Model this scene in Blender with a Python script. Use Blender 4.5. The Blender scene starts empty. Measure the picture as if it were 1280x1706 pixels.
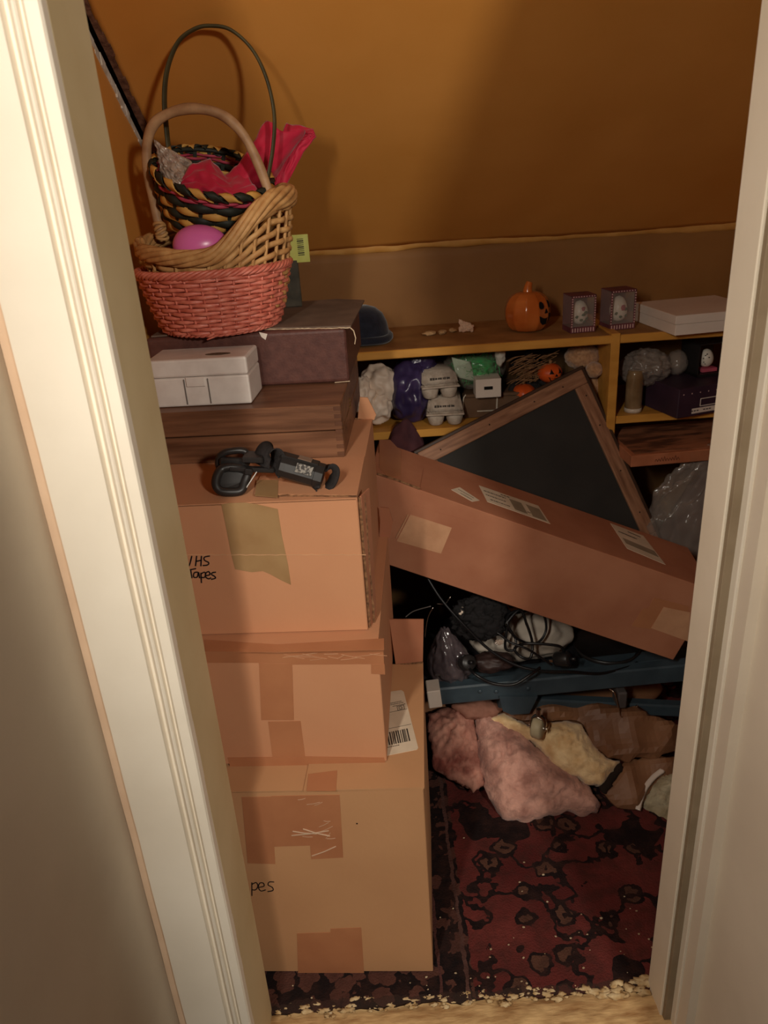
import bpy, bmesh, math, random
from mathutils import Vector, Matrix, Euler, noise
from mathutils.geometry import tessellate_polygon
R = math.radians
random.seed(7)
C = bpy.context.scene
COL = C.collection

# ------------------------------------------------------------------ camera
CAM_H, FPX = 1.5, 1282.0
PITCH, ROLL = R(23.9), R(3.9)
_fw = Vector((0, math.cos(PITCH), -math.sin(PITCH)))
_r0 = Vector((1, 0, 0)); _u0 = Vector((0, math.sin(PITCH), math.cos(PITCH)))
_r = _r0 * math.cos(ROLL) - _u0 * math.sin(ROLL)
_u = _u0 * math.cos(ROLL) + _r0 * math.sin(ROLL)
cd = bpy.data.cameras.new('camera'); cam = bpy.data.objects.new('camera', cd); COL.objects.link(cam)
cam.matrix_world = Matrix(((_r.x, _u.x, -_fw.x, 0), (_r.y, _u.y, -_fw.y, 0), (_r.z, _u.z, -_fw.z, CAM_H), (0, 0, 0, 1)))
cd.sensor_fit = 'VERTICAL'; cd.sensor_height = 36.0; cd.lens = FPX / 1706 * 36.0
cd.clip_start = 0.02
cd.dof.use_dof = True; cd.dof.focus_distance = 1.5; cd.dof.aperture_fstop = 7.0
C.camera = cam

# ------------------------------------------------------------------ light
C.view_settings.view_transform = 'Standard'; C.view_settings.look = 'None'
C.view_settings.gamma = 1.0; C.view_settings.use_curve_mapping = False
C.view_settings.exposure = 0.15
w = bpy.data.worlds.new('world'); C.world = w; w.use_nodes = True
w.node_tree.nodes['Background'].inputs[0].default_value = (1.0, 0.86, 0.70, 1)
w.node_tree.nodes['Background'].inputs[1].default_value = 0.06
ld = bpy.data.lights.new('room_lamp', 'POINT'); ld.energy = 95; ld.color = (1.0, 0.92, 0.80); ld.shadow_soft_size = 0.08
lo = bpy.data.objects.new('room_lamp', ld); lo.location = (0.80, -0.90, 1.98); COL.objects.link(lo)
ld = bpy.data.lights.new('landing_fill', 'AREA'); ld.spread = R(140); ld.energy = 9.0; ld.color = (1.0, 0.92, 0.80); ld.shape = 'RECTANGLE'; ld.size = 0.05; ld.size_y = 0.40
lo = bpy.data.objects.new('landing_fill', ld); lo.location = (-0.385, -0.06, 1.72); COL.objects.link(lo)      # added fill light by the passage wall, shining across it, no fixture
lo.rotation_euler = Vector((0.88, 1.40, -1.0)).to_track_quat('-Z', 'Y').to_euler()

# ------------------------------------------------------------------ measuring: a sight line met with a real plane
EYE = Vector((0, 0, CAM_H))
def sight(x, y): return _fw + _r * ((x - 640) / FPX) - _u * ((y - 853) / FPX)
def atY(x, y, Y): d = sight(x, y); return EYE + d * (Y / d.y)
def atZ(x, y, Z): d = sight(x, y); return EYE + d * ((Z - CAM_H) / d.z)
def onp(x, y, P, n):
    d = sight(x, y); P = Vector(P); n = Vector(n)
    return EYE + d * (n.dot(P - EYE) / n.dot(d))

# ------------------------------------------------------------------ materials
def lin(c):
    return tuple(((v / 255) / 12.92 if v / 255 <= 0.04045 else ((v / 255 + 0.055) / 1.055) ** 2.4) for v in c) + (1,)
MATS = {}
def mat(name, col, col2=None, rough=0.7, scale=20, bump=0.0, bscale=None, metal=0.0, stretch=None, alpha=1.0, trans=0.0,
        spec=0.3, contrast=(0.35, 0.65), coat=0.0, detail=5.0, sheen=0.0, sss=0.0):
    if name in MATS: return MATS[name]
    m = bpy.data.materials.new(name); m.use_nodes = True; MATS[name] = m
    nt = m.node_tree; N = nt.nodes; L = nt.links; b = N['Principled BSDF']
    tc = N.new('ShaderNodeTexCoord'); mp = N.new('ShaderNodeMapping'); L.new(tc.outputs['Object'], mp.inputs[0])
    if stretch: mp.inputs['Scale'].default_value = stretch
    ns = N.new('ShaderNodeTexNoise'); ns.inputs['Scale'].default_value = scale; ns.inputs['Detail'].default_value = detail
    L.new(mp.outputs[0], ns.inputs['Vector'])
    rp = N.new('ShaderNodeValToRGB'); L.new(ns.outputs['Fac'], rp.inputs[0])
    c2 = col2 or tuple(max(0, v * 0.9) for v in col)
    rp.color_ramp.elements[0].position = contrast[0]; rp.color_ramp.elements[1].position = contrast[1]
    rp.color_ramp.elements[0].color = lin(c2); rp.color_ramp.elements[1].color = lin(col)
    L.new(rp.outputs[0], b.inputs['Base Color'])
    b.inputs['Roughness'].default_value = rough; b.inputs['Metallic'].default_value = metal
    b.inputs['Specular IOR Level'].default_value = spec; b.inputs['Alpha'].default_value = alpha
    b.inputs['Transmission Weight'].default_value = trans; b.inputs['Coat Weight'].default_value = coat
    b.inputs['Sheen Weight'].default_value = sheen
    if bump:
        n2 = N.new('ShaderNodeTexNoise'); n2.inputs['Scale'].default_value = bscale or scale * 3; n2.inputs['Detail'].default_value = 4
        L.new(mp.outputs[0], n2.inputs['Vector'])
        bp = N.new('ShaderNodeBump'); bp.inputs['Strength'].default_value = bump; bp.inputs['Distance'].default_value = 0.004
        L.new(n2.outputs['Fac'], bp.inputs['Height']); L.new(bp.outputs[0], b.inputs['Normal'])
    return m

CARD = mat('cardboard', (194, 139, 102), (189, 133, 97), rough=0.85, scale=6, bump=0.06, bscale=90)
CARD2 = mat('cardboard_tan', (188, 141, 100), (182, 135, 95), rough=0.85, scale=6, bump=0.06, bscale=90)
CARDR = mat('cardboard_red', (176, 118, 88), (160, 102, 74), rough=0.8, scale=7, bump=0.06, bscale=60)
CARDIN = mat('cardboard_core', (150, 108, 74), (90, 60, 40), rough=0.9, scale=150)
TAPE = mat('packing_tape', (176, 118, 82), (168, 110, 76), rough=0.32, scale=14, bump=0.12, bscale=30, spec=0.5)
TAPEOLD = mat('masking_tape', (160, 128, 88), (146, 112, 74), rough=0.55, scale=12, bump=0.10, bscale=40)
TAPECLR = mat('clear_tape', (206, 158, 122), (190, 142, 108), rough=0.22, scale=20, bump=0.25, bscale=40, spec=0.6)
INK = mat('marker_ink', (22, 20, 24), rough=0.5)
PRINT = mat('label_print', (62, 54, 48), rough=0.7)
PAPER = mat('label_paper', (214, 196, 172), (200, 182, 158), rough=0.7, scale=20)
TRIMW = mat('white_trim_paint', (232, 222, 205), (223, 212, 194), rough=0.6, scale=5, bump=0.06, bscale=16)
TRIMY = mat('tan_trim_paint', (204, 186, 148), (194, 174, 134), rough=0.65, scale=6, bump=0.06, bscale=16)  # darker, yellower trim tone for the left jamb and the head
TRIMR = mat('cream_trim_paint', (240, 228, 208), (232, 219, 198), rough=0.6, scale=6, bump=0.05, bscale=16)
WALLH = mat('beige_hall_paint', (226, 213, 194), (217, 203, 184), rough=0.8, scale=4, bump=0.06, bscale=24)
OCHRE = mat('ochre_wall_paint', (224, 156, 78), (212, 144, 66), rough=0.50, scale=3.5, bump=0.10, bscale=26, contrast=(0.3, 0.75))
OCHREW = mat('worn_ochre_paint', (190, 132, 62), (150, 92, 44), rough=0.6, scale=30, bump=0.2)
PLASTER = mat('broken_plaster', (226, 218, 206), (190, 176, 156), rough=0.9, scale=40, bump=0.4)
DARK = mat('dark_void_wood', (40, 28, 20), (28, 20, 14), rough=0.9)
BRACK = mat('torn_edge', (128, 88, 66), (84, 52, 38), rough=0.9, scale=60, bump=0.4)
WICR = mat('red_wicker', (216, 128, 108), (194, 100, 82), rough=0.42, scale=60, bump=0.1, spec=0.45)
WICN = mat('natural_wicker', (206, 160, 104), (170, 120, 70), rough=0.55, scale=50, bump=0.15, contrast=(0.3, 0.7))
HANDN = mat('peeled_handle', (180, 142, 104), (146, 108, 76), rough=0.5, scale=30, bump=0.1)
SPLG = mat('dark_green_splint', (44, 46, 36), (34, 34, 28), rough=0.6, scale=40)
SPLY = mat('yellow_splint', (214, 164, 84), (190, 136, 66), rough=0.6, scale=40)
SPLP = mat('pink_splint', (190, 72, 92), (160, 52, 72), rough=0.6, scale=40)
OLIVE = mat('olive_handle', (78, 70, 44), (58, 52, 34), rough=0.5, scale=20)
TISS = mat('red_tissue', (198, 32, 66), (176, 22, 52), rough=0.62, scale=14, bump=0.3, bscale=24, sheen=0.2)
EGGP = mat('pink_plastic', (222, 112, 176), (212, 98, 164), rough=0.3, scale=5, spec=0.5)
WHITEP = mat('white_plastic', (222, 212, 204), (210, 198, 190), rough=0.45, scale=30, bump=0.04)
LEATH = mat('brown_leatherette', (98, 62, 54), (84, 52, 46), rough=0.5, scale=60, bump=0.15, bscale=250)
GREYB = mat('grey_board', (118, 98, 84), (100, 82, 70), rough=0.8, scale=16)
CHEST = mat('stained_wood', (134, 92, 66), (86, 54, 36), rough=0.42, scale=7, stretch=(0.7, 4, 9), contrast=(0.3, 0.7), bump=0.08, bscale=30, spec=0.4)
CHESTD = mat('stained_wood_end', (104, 68, 48), (78, 48, 34), rough=0.5, scale=12)
BLACKP = mat('black_plastic', (40, 37, 36), (34, 31, 30), rough=0.38, scale=30, spec=0.4)
BLACKF = mat('black_webbing', (44, 39, 38), (34, 30, 30), rough=0.85, scale=200, bump=0.3)
SHELF = mat('yellow_shelf_paint', (206, 148, 66), (188, 130, 54), rough=0.5, scale=8, bump=0.04, stretch=(1, 4, 4))
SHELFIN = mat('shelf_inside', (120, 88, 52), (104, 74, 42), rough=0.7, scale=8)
NAVY = mat('navy_felt', (30, 34, 48), (22, 25, 38), rough=0.9, scale=60, bump=0.2, sheen=0.3)
PUMP = mat('orange_glaze', (206, 116, 54), (176, 86, 34), rough=0.16, scale=9, spec=0.6, coat=0.4)
PUMPD = mat('orange_plastic', (220, 96, 40), (200, 76, 28), rough=0.35, scale=10)
HOLE = mat('cut_out', (18, 10, 8), rough=0.9)
CLEAR = mat('clear_plastic', (200, 190, 178), (180, 168, 156), rough=0.10, scale=14, bump=0.5, bscale=22, alpha=0.16, spec=0.8)
CLEARF = mat('clear_film', (190, 176, 164), (170, 154, 144), rough=0.14, scale=20, bump=0.9, bscale=26, alpha=0.30, spec=1.0, coat=0.5)
BUBBLE = mat('bubble_wrap', (206, 186, 168), (160, 136, 120), rough=0.12, scale=60, bump=1.0, bscale=90, alpha=0.6, spec=0.9, coat=0.5)
EGGW = mat('porcelain', (232, 222, 206), (216, 204, 188), rough=0.25, scale=8)
ROSE = mat('rose_paint', (196, 104, 112), (170, 84, 96), rough=0.4)
LEAF = mat('leaf_paint', (86, 112, 86), (64, 88, 66), rough=0.4)
MAUVE = mat('mauve_print', (112, 60, 66), (92, 48, 54), rough=0.6)
WHCARD = mat('white_card', (226, 212, 198), (214, 198, 184), rough=0.6, scale=6)
PULP = mat('egg_carton_pulp', (186, 170, 154), (164, 148, 132), rough=0.95, scale=70, bump=0.35)
BAGW = mat('white_bag', (232, 214, 196), (214, 192, 172), rough=0.5, scale=12, bump=0.15, bscale=16, spec=0.4)
BAGP = mat('purple_bag', (58, 46, 82), (42, 32, 62), rough=0.28, scale=10, bump=0.4, bscale=22, spec=0.6)
PLUM = mat('plum_fabric', (84, 46, 50), (66, 36, 42), rough=0.85, scale=20, bump=0.2)
GREENG = mat('green_shred', (40, 196, 100), (18, 140, 66), rough=0.25, scale=80, spec=0.6)
BROWNC = mat('brown_card', (112, 84, 62), (96, 70, 50), rough=0.8)
PLUSH = mat('beige_plush', (196, 150, 110), (164, 118, 82), rough=0.95, scale=120, bump=0.6, sheen=0.4)
TINSEL = mat('tan_fringe', (150, 108, 70), (116, 80, 50), rough=0.8, scale=80)
GLASSY = mat('amber_tube', (150, 124, 92), (112, 88, 60), rough=0.12, scale=16, bump=0.2, spec=0.8, coat=0.5)
BOXPUR = mat('dark_purple_card', (62, 42, 56), (50, 34, 46), rough=0.5, scale=12)
PINKB = mat('pink_card', (204, 92, 112), rough=0.6)
OAK = mat('oak_frame', (168, 122, 92), (116, 78, 56), rough=0.55, scale=9, stretch=(10, 1.2, 10), contrast=(0.3, 0.7), bump=0.1, bscale=40)
OAKH = mat('oak_frame_cross', (168, 122, 92), (116, 78, 56), rough=0.55, scale=9, stretch=(1.2, 10, 10), contrast=(0.3, 0.7), bump=0.1, bscale=40)
OAKD = mat('dark_frame_edge', (74, 52, 38), (54, 36, 26), rough=0.5, scale=10)
SLATE = mat('chalkboard', (52, 48, 44), (44, 41, 38), rough=0.75, scale=7, bump=0.03)
BLUEM = mat('blue_enamel', (64, 78, 86), (54, 66, 74), rough=0.42, scale=20, spec=0.4)
CHROME = mat('chrome_wire', (210, 200, 188), (190, 180, 168), rough=0.25, metal=1.0)
TYRE = mat('ivory_wheel', (196, 182, 150), (176, 162, 130), rough=0.5)
CABLE = mat('black_cable', (24, 23, 25), (18, 17, 18), rough=0.35, spec=0.5)
CABLEG = mat('grey_cable', (124, 116, 110), rough=0.4)
PINKF = mat('pink_fibreglass', (214, 162, 144), (160, 112, 98), rough=1.0, scale=22, bump=1.0, bscale=90, contrast=(0.36, 0.62), sheen=0.2, detail=8)
ROSEF = mat('rose_fibreglass', (208, 152, 132), (124, 66, 56), rough=1.0, scale=14, bump=0.9, bscale=50, contrast=(0.35, 0.65))
CREAMF = mat('cream_fibreglass', (246, 216, 166), (214, 172, 120), rough=1.0, scale=26, bump=1.0, bscale=70, sheen=0.3)
GREYF = mat('grey_fibreglass', (186, 174, 146), (146, 130, 100), rough=1.0, scale=22, bump=1.0, bscale=70)
KRAFT = mat('kraft_paper', (142, 100, 70), (112, 74, 50), rough=0.55, scale=7, bump=0.25, bscale=12, spec=0.4)
GREYBAG = mat('grey_contents', (84, 72, 74), (48, 38, 40), rough=0.5, scale=24, bump=0.3)
PIZZA = mat('orange_brown_card', (186, 118, 84), (160, 96, 64), rough=0.6, scale=12)
PIZZAT = mat('printed_lid', (168, 108, 76), (92, 58, 42), rough=0.6, scale=10, stretch=(1, 4, 1), contrast=(0.4, 0.6))
WOODT = mat('threshold_wood', (226, 190, 136), (160, 118, 74), rough=0.8, scale=16, stretch=(1, 4, 4), bump=0.4, bscale=50, contrast=(0.3, 0.7))
YELTAG = mat('yellow_green_tag', (212, 214, 120), (196, 196, 96), rough=0.5)
CRUMB = mat('crumbs', (206, 186, 154), (160, 132, 100), rough=0.9)

def rug_material():
    m = bpy.data.materials.new('oriental_rug'); m.use_nodes = True
    nt = m.node_tree; N = nt.nodes; L = nt.links; b = N['Principled BSDF']
    tc = N.new('ShaderNodeTexCoord'); sep = N.new('ShaderNodeSeparateXYZ'); L.new(tc.outputs['Object'], sep.inputs[0])
    def math_(op, a, b_=None, c=None):
        n = N.new('ShaderNodeMath'); n.operation = op
        for i, v in enumerate((a, b_, c)):
            if v is None: continue
            if isinstance(v, (int, float)): n.inputs[i].default_value = v
            else: L.new(v, n.inputs[i])
        return n.outputs[0]
    def noise_(sc, det=3): 
        n = N.new('ShaderNodeTexNoise'); n.inputs['Scale'].default_value = sc; n.inputs['Detail'].default_value = det
        L.new(tc.outputs['Object'], n.inputs['Vector']); return n
    wob = noise_(30, 5)
    add = N.new('ShaderNodeVectorMath'); add.operation = 'MULTIPLY_ADD'
    L.new(wob.outputs['Color'], add.inputs[0]); add.inputs[1].default_value = (.046,) * 3; L.new(tc.outputs['Object'], add.inputs[2])
    vor = N.new('ShaderNodeTexVoronoi'); vor.inputs['Scale'].default_value = 13; L.new(add.outputs[0], vor.inputs['Vector'])
    vd = vor.outputs['Distance']
    ring = math_('MULTIPLY', math_('GREATER_THAN', vd, 0.27), math_('LESS_THAN', vd, 0.38))
    core = math_('LESS_THAN', vd, 0.11)
    petals = math_('LESS_THAN', vd, 0.27)
    rnd = N.new('ShaderNodeSeparateColor'); L.new(vor.outputs['Color'], rnd.inputs[0])
    keep = math_('GREATER_THAN', rnd.outputs[0], 0.25)
    ringk = math_('MULTIPLY', math_('MAXIMUM', ring, core), keep)
    petk = math_('MULTIPLY', petals, keep)
    nb = noise_(7, 4)                                      # branches: contour lines of a noise
    br = math_('LESS_THAN', math_('ABSOLUTE', math_('SUBTRACT', nb.outputs['Fac'], 0.52)), 0.017)
    blot = noise_(4, 3); blotm = math_('GREATER_THAN', blot.outputs['Fac'], 0.60)
    dark_field = math_('MAXIMUM', math_('MAXIMUM', ringk, br), blotm)
    # border: a stripe band on the side by the boxes
    bx = math_('ADD', sep.outputs['X'], math_('MULTIPLY', wob.outputs['Fac'], 0.02))
    border = math_('LESS_THAN', bx, 0.125)
    line1 = math_('LESS_THAN', math_('ABSOLUTE', math_('SUBTRACT', bx, 0.112)), 0.004)
    line2 = math_('LESS_THAN', math_('ABSOLUTE', math_('SUBTRACT', bx, 0.058)), 0.003)
    mot = N.new('ShaderNodeTexVoronoi'); mot.inputs['Scale'].default_value = 26; L.new(add.outputs[0], mot.inputs['Vector'])
    motif = math_('GREATER_THAN', mot.outputs['Distance'], 0.50)
    bdark = math_('MAXIMUM', motif, math_('GREATER_THAN', noise_(14).outputs['Fac'], 0.55))
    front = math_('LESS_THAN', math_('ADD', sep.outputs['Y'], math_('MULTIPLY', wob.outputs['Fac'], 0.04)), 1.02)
    def mixc(f, a, b_):
        n = N.new('ShaderNodeMix'); n.data_type = 'RGBA'
        if isinstance(f, float): n.inputs[0].default_value = f
        else: L.new(f, n.inputs[0])
        for i, v in ((6, a), (7, b_)):
            if isinstance(v, tuple): n.inputs[i].default_value = lin(v)
            else: L.new(v, n.inputs[i])
        return n.outputs[2]
    tone = noise_(5, 4); tr = N.new('ShaderNodeValToRGB'); L.new(tone.outputs['Fac'], tr.inputs[0])
    tr.color_ramp.elements[0].position = .35; tr.color_ramp.elements[1].position = .7
    tr.color_ramp.elements[0].color = lin((84, 36, 34)); tr.color_ramp.elements[1].color = lin((116, 55, 50))
    field = mixc(petk, tr.outputs[0], (92, 62, 50))
    field = mixc(dark_field, field, (34, 24, 24))
    bord = mixc(bdark, (88, 56, 48), (32, 24, 24))
    bord = mixc(line1, bord, (92, 64, 58)); bord = mixc(line2, bord, (86, 54, 50))
    col = mixc(border, field, bord)
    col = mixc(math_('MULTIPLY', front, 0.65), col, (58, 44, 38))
    grime = noise_(34, 8); gr = math_('MULTIPLY', math_('SMOOTH_MIN', math_('MAXIMUM', math_('MULTIPLY', math_('SUBTRACT', grime.outputs['Fac'], .42), 4.0), 0.0), 1.0, .1), .55)
    col = mixc(gr, col, (62, 40, 35))
    L.new(col, b.inputs['Base Color']); b.inputs['Roughness'].default_value = 0.95; b.inputs['Specular IOR Level'].default_value = 0.1
    n2 = noise_(260, 3); bp = N.new('ShaderNodeBump'); bp.inputs['Strength'].default_value = .7; bp.inputs['Distance'].default_value = .004
    L.new(n2.outputs['Fac'], bp.inputs['Height']); L.new(bp.outputs[0], b.inputs['Normal'])
    return m

# ------------------------------------------------------------------ builders
MW = {}
def _link(o, parent):
    COL.objects.link(o)
    if parent is not None: o.parent = parent
def thing(name, label, cat, loc=(0, 0, 0), rot=(0, 0, 0), group=None):
    o = bpy.data.objects.new(name, None); COL.objects.link(o); o.empty_display_size = .03
    o.location = loc; o.rotation_euler = rot
    MW[o] = Matrix.Translation(Vector(loc)) @ Euler(rot).to_matrix().to_4x4()
    o['label'] = label; o['category'] = cat
    if group: o['group'] = group
    return o
def obj(name, bm, m, parent=None, smooth=False, world=False, kind=None, label=None):
    """link a bmesh as one object; world=True when its vertices are world coordinates"""
    if world and parent is not None:
        q = parent; M = Matrix()
        while q is not None:
            M = MW[q] @ M; q = q.parent
        bm.transform(M.inverted())
    bmesh.ops.recalc_face_normals(bm, faces=bm.faces[:])
    me = bpy.data.meshes.new(name); bm.to_mesh(me); bm.free()
    for mm in (m if isinstance(m, (list, tuple)) else [m]): me.materials.append(mm)
    if smooth:
        for p in me.polygons: p.use_smooth = True
    o = bpy.data.objects.new(name, me); _link(o, parent); MW[o] = Matrix()
    if kind: o['kind'] = kind
    if label: o['label'] = label
    return o
def tag(o, label, cat, group=None):
    o['label'] = label; o['category'] = cat
    if group: o['group'] = group
    return o
def struct(name, bm, m, smooth=False, parent=None):
    o = obj(name, bm, m, parent, smooth); o['kind'] = 'structure' if parent is None else None
    if parent is not None: del o['kind']
    return o
def B(): return bmesh.new()
def box(bm, c, s, M=None, bevel=0.0, seg=1, taper=1.0):
    r = bmesh.ops.create_cube(bm, size=1.0); vs = r['verts']
    for v in vs:
        k = taper if v.co.z < 0 else 1.0
        v.co = Vector((v.co.x * s[0] * k, v.co.y * s[1] * k, v.co.z * s[2]))
    if bevel > 0:
        es = list({e for v in vs for e in v.link_edges})
        rr = bmesh.ops.bevel(bm, geom=es, offset=bevel, segments=seg, profile=.5, affect='EDGES')
        vs = list({v for f in rr['faces'] for v in f.verts} | {v for v in vs if v.is_valid})
    T = Matrix.Translation(Vector(c))
    T = (M @ T) if M is not None else T
    for v in vs: v.co = T @ v.co
    return bm
def bar(bm, a, b, wd, ht, bevel=0.0, up=(0, 0, 1)):
    a, b = Vector(a), Vector(b); d = (b - a); L = d.length; x = d.normalized(); u = Vector(up)
    y = u.cross(x).normalized(); z = x.cross(y)
    M = Matrix(((x.x, y.x, z.x, 0), (x.y, y.y, z.y, 0), (x.z, y.z, z.z, 0), (0, 0, 0, 1)))
    M.translation = (a + b) / 2
    return box(bm, (0, 0, 0), (L, wd, ht), M, bevel)
def spline(pts, n=8, closed=False):
    P = [Vector(p) for p in pts]; out = []; N = len(P)
    for i in range(N if closed else N - 1):
        if closed: p0, p1, p2, p3 = P[i - 1], P[i], P[(i + 1) % N], P[(i + 2) % N]
        else: p0, p1, p2, p3 = P[max(i - 1, 0)], P[i], P[i + 1], P[min(i + 2, N - 1)]
        for k in range(n):
            t = k / n
            out.append(.5 * ((2 * p1) + (p2 - p0) * t + (2 * p0 - 5 * p1 + 4 * p2 - p3) * t * t + (3 * p1 - p0 - 3 * p2 + p3) * t ** 3))
    if not closed: out.append(P[-1])
    return out
def tube(bm, pts, r, sides=6, closed=False, flat=None, up=None, taper=None):
    """round tube (radius r) or flat strip (flat=(width along 'side', thickness along normal))"""
    P = [Vector(p) for p in pts]; n = len(P); rings = []
    nprev = None
    for i in range(n):
        if closed: t = (P[(i + 1) % n] - P[i - 1])
        else: t = P[min(i + 1, n - 1)] - P[max(i - 1, 0)]
        if t.length < 1e-9: t = Vector((1, 0, 0))
        t.normalize()
        if up is not None:
            u = Vector(up(i)) if callable(up) else Vector(up)
            nn = u - t * u.dot(t)
        elif nprev is None:
            a = Vector((0, 0, 1)) if abs(t.z) < .9 else Vector((1, 0, 0)); nn = a - t * a.dot(t)
        else: nn = nprev - t * nprev.dot(t)
        if nn.length < 1e-9: nn = t.orthogonal()
        nn.normalize(); nprev = nn; bb = t.cross(nn)
        k = taper(i / max(1, n - 1)) if taper else 1
        ring = []
        for s in range(sides):
            a = 2 * math.pi * (s + .5) / sides
            if flat: ca, sa = math.cos(a), math.sin(a); o = bb * ca * flat[0] * .5 * k * 1.3 + nn * sa * flat[1] * .5 * 1.3
            else: o = (bb * math.cos(a) + nn * math.sin(a)) * r * k
            ring.append(bm.verts.new(P[i] + o))
        rings.append(ring)
    for i in range(n if closed else n - 1):
        a, b = rings[i], rings[(i + 1) % n]
        for s in range(sides): bm.faces.new((a[s], a[(s + 1) % sides], b[(s + 1) % sides], b[s]))
    if not closed:
        bm.faces.new(rings[0][::-1]); bm.faces.new(rings[-1])
    return bm
def lathe(bm, prof, seg=32, M=None, rfun=None, cap=True):
    rings = []
    for r, z in prof:
        ring = []
        for s in range(seg):
            a = 2 * math.pi * s / seg; k = rfun(a, z) if rfun else 1.0
            p = Vector((r * k * math.cos(a), r * k * math.sin(a), z)); ring.append(bm.verts.new(M @ p if M is not None else p))
        rings.append(ring)
    for a, b in zip(rings, rings[1:]):
        for s in range(seg): bm.faces.new((a[s], a[(s + 1) % seg], b[(s + 1) % seg], b[s]))
    if cap:
        bm.faces.new(rings[0][::-1]); bm.faces.new(rings[-1])
    return bm
def blob(bm, c, rad, amp=.2, freq=3.0, sub=4, seed=0, M=None, ridged=False, fine=0.0):
    r = bmesh.ops.create_icosphere(bm, subdivisions=sub, radius=1.0); c = Vector(c)
    for v in r['verts']:
        p = v.co.normalized()
        q = p * freq + Vector((seed * 7.3, seed * 3.1, seed * 1.7))
        d = noise.noise(q) + .5 * noise.noise(q * 2.1)
        if ridged: d = .5 - abs(d) * 1.6 + .25 * noise.noise(q * 3)
        if fine: d += fine * noise.noise(q * 6)
        k = 1 + amp * d
        pp = Vector((p.x * rad[0] * k, p.y * rad[1] * k, p.z * rad[2] * k))
        v.co = (M @ pp if M is not None else pp) + c
    return bm
def plate(bm, pts, nrm, t0, t1):
    """slab: planar polygon (world points) from offset t0 to t1 along nrm"""
    nrm = Vector(nrm).normalized(); P = [Vector(p) for p in pts]
    lo_ = [bm.verts.new(p + nrm * t0) for p in P]; hi_ = [bm.verts.new(p + nrm * t1) for p in P]
    n = len(P)
    for tri in tessellate_polygon([P]):
        bm.faces.new([hi_[i] for i in tri]); bm.faces.new([lo_[i] for i in reversed(tri)])
    for i in range(n): bm.faces.new((lo_[i], lo_[(i + 1) % n], hi_[(i + 1) % n], hi_[i]))
    return bm
def decal(name, px, P, n, m, parent, t0=-.0002, t1=.0007):
    """a sticker, tape or print lying on the plane (P, n), measured corner by corner"""
    bm = B(); plate(bm, [onp(x, y, P, n) for x, y in px], n, t0, t1)
    return obj(name, bm, m, parent, world=True)
def strokes(name, lines, P, n, m, parent, r=.0012):
    bm = B(); n = Vector(n).normalized()
    for ln in lines:
        tube(bm, spline([onp(x, y, P, n) + n * .0006 for x, y in ln], 4), 0, 4, flat=(r * 2, .0008), up=n)
    return obj(name, bm, m, parent, world=True)
def bars_print(bm, o, ex, ey, n, x0, x1, y0, y1, seed, dens=.5):
    rr = random.Random(seed); x = x0
    while x < x1:
        wd = rr.choice((.001, .0016, .0026, .0035)); wd = min(wd, x1 - x)
        if rr.random() < .85 and wd > 0: plate(bm, [o + ex * x + ey * y0, o + ex * (x + wd) + ey * y0, o + ex * (x + wd) + ey * y1, o + ex * x + ey * y1], n, .0005, .0011)
        x += wd + rr.choice((.0009, .0014, .0022))
def inside(p, poly):
    c = False; n = len(poly)
    for i in range(n):
        a, b = poly[i], poly[i - 1]
        if (a[1] > p[1]) != (b[1] > p[1]) and p[0] < (b[0] - a[0]) * (p[1] - a[1]) / (b[1] - a[1]) + a[0]: c = not c
    return c
def edge_dist(p, poly):
    best = (1e9, None); n = len(poly); p = Vector(p)
    for i in range(n):
        a, b = Vector(poly[i]), Vector(poly[i - 1]); d = b - a
        t = max(0, min(1, (p - a).dot(d) / max(1e-12, d.dot(d)))); q = a + d * t
        if (p - q).length < best[0]: best = ((p - q).length, q)
    return best
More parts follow.
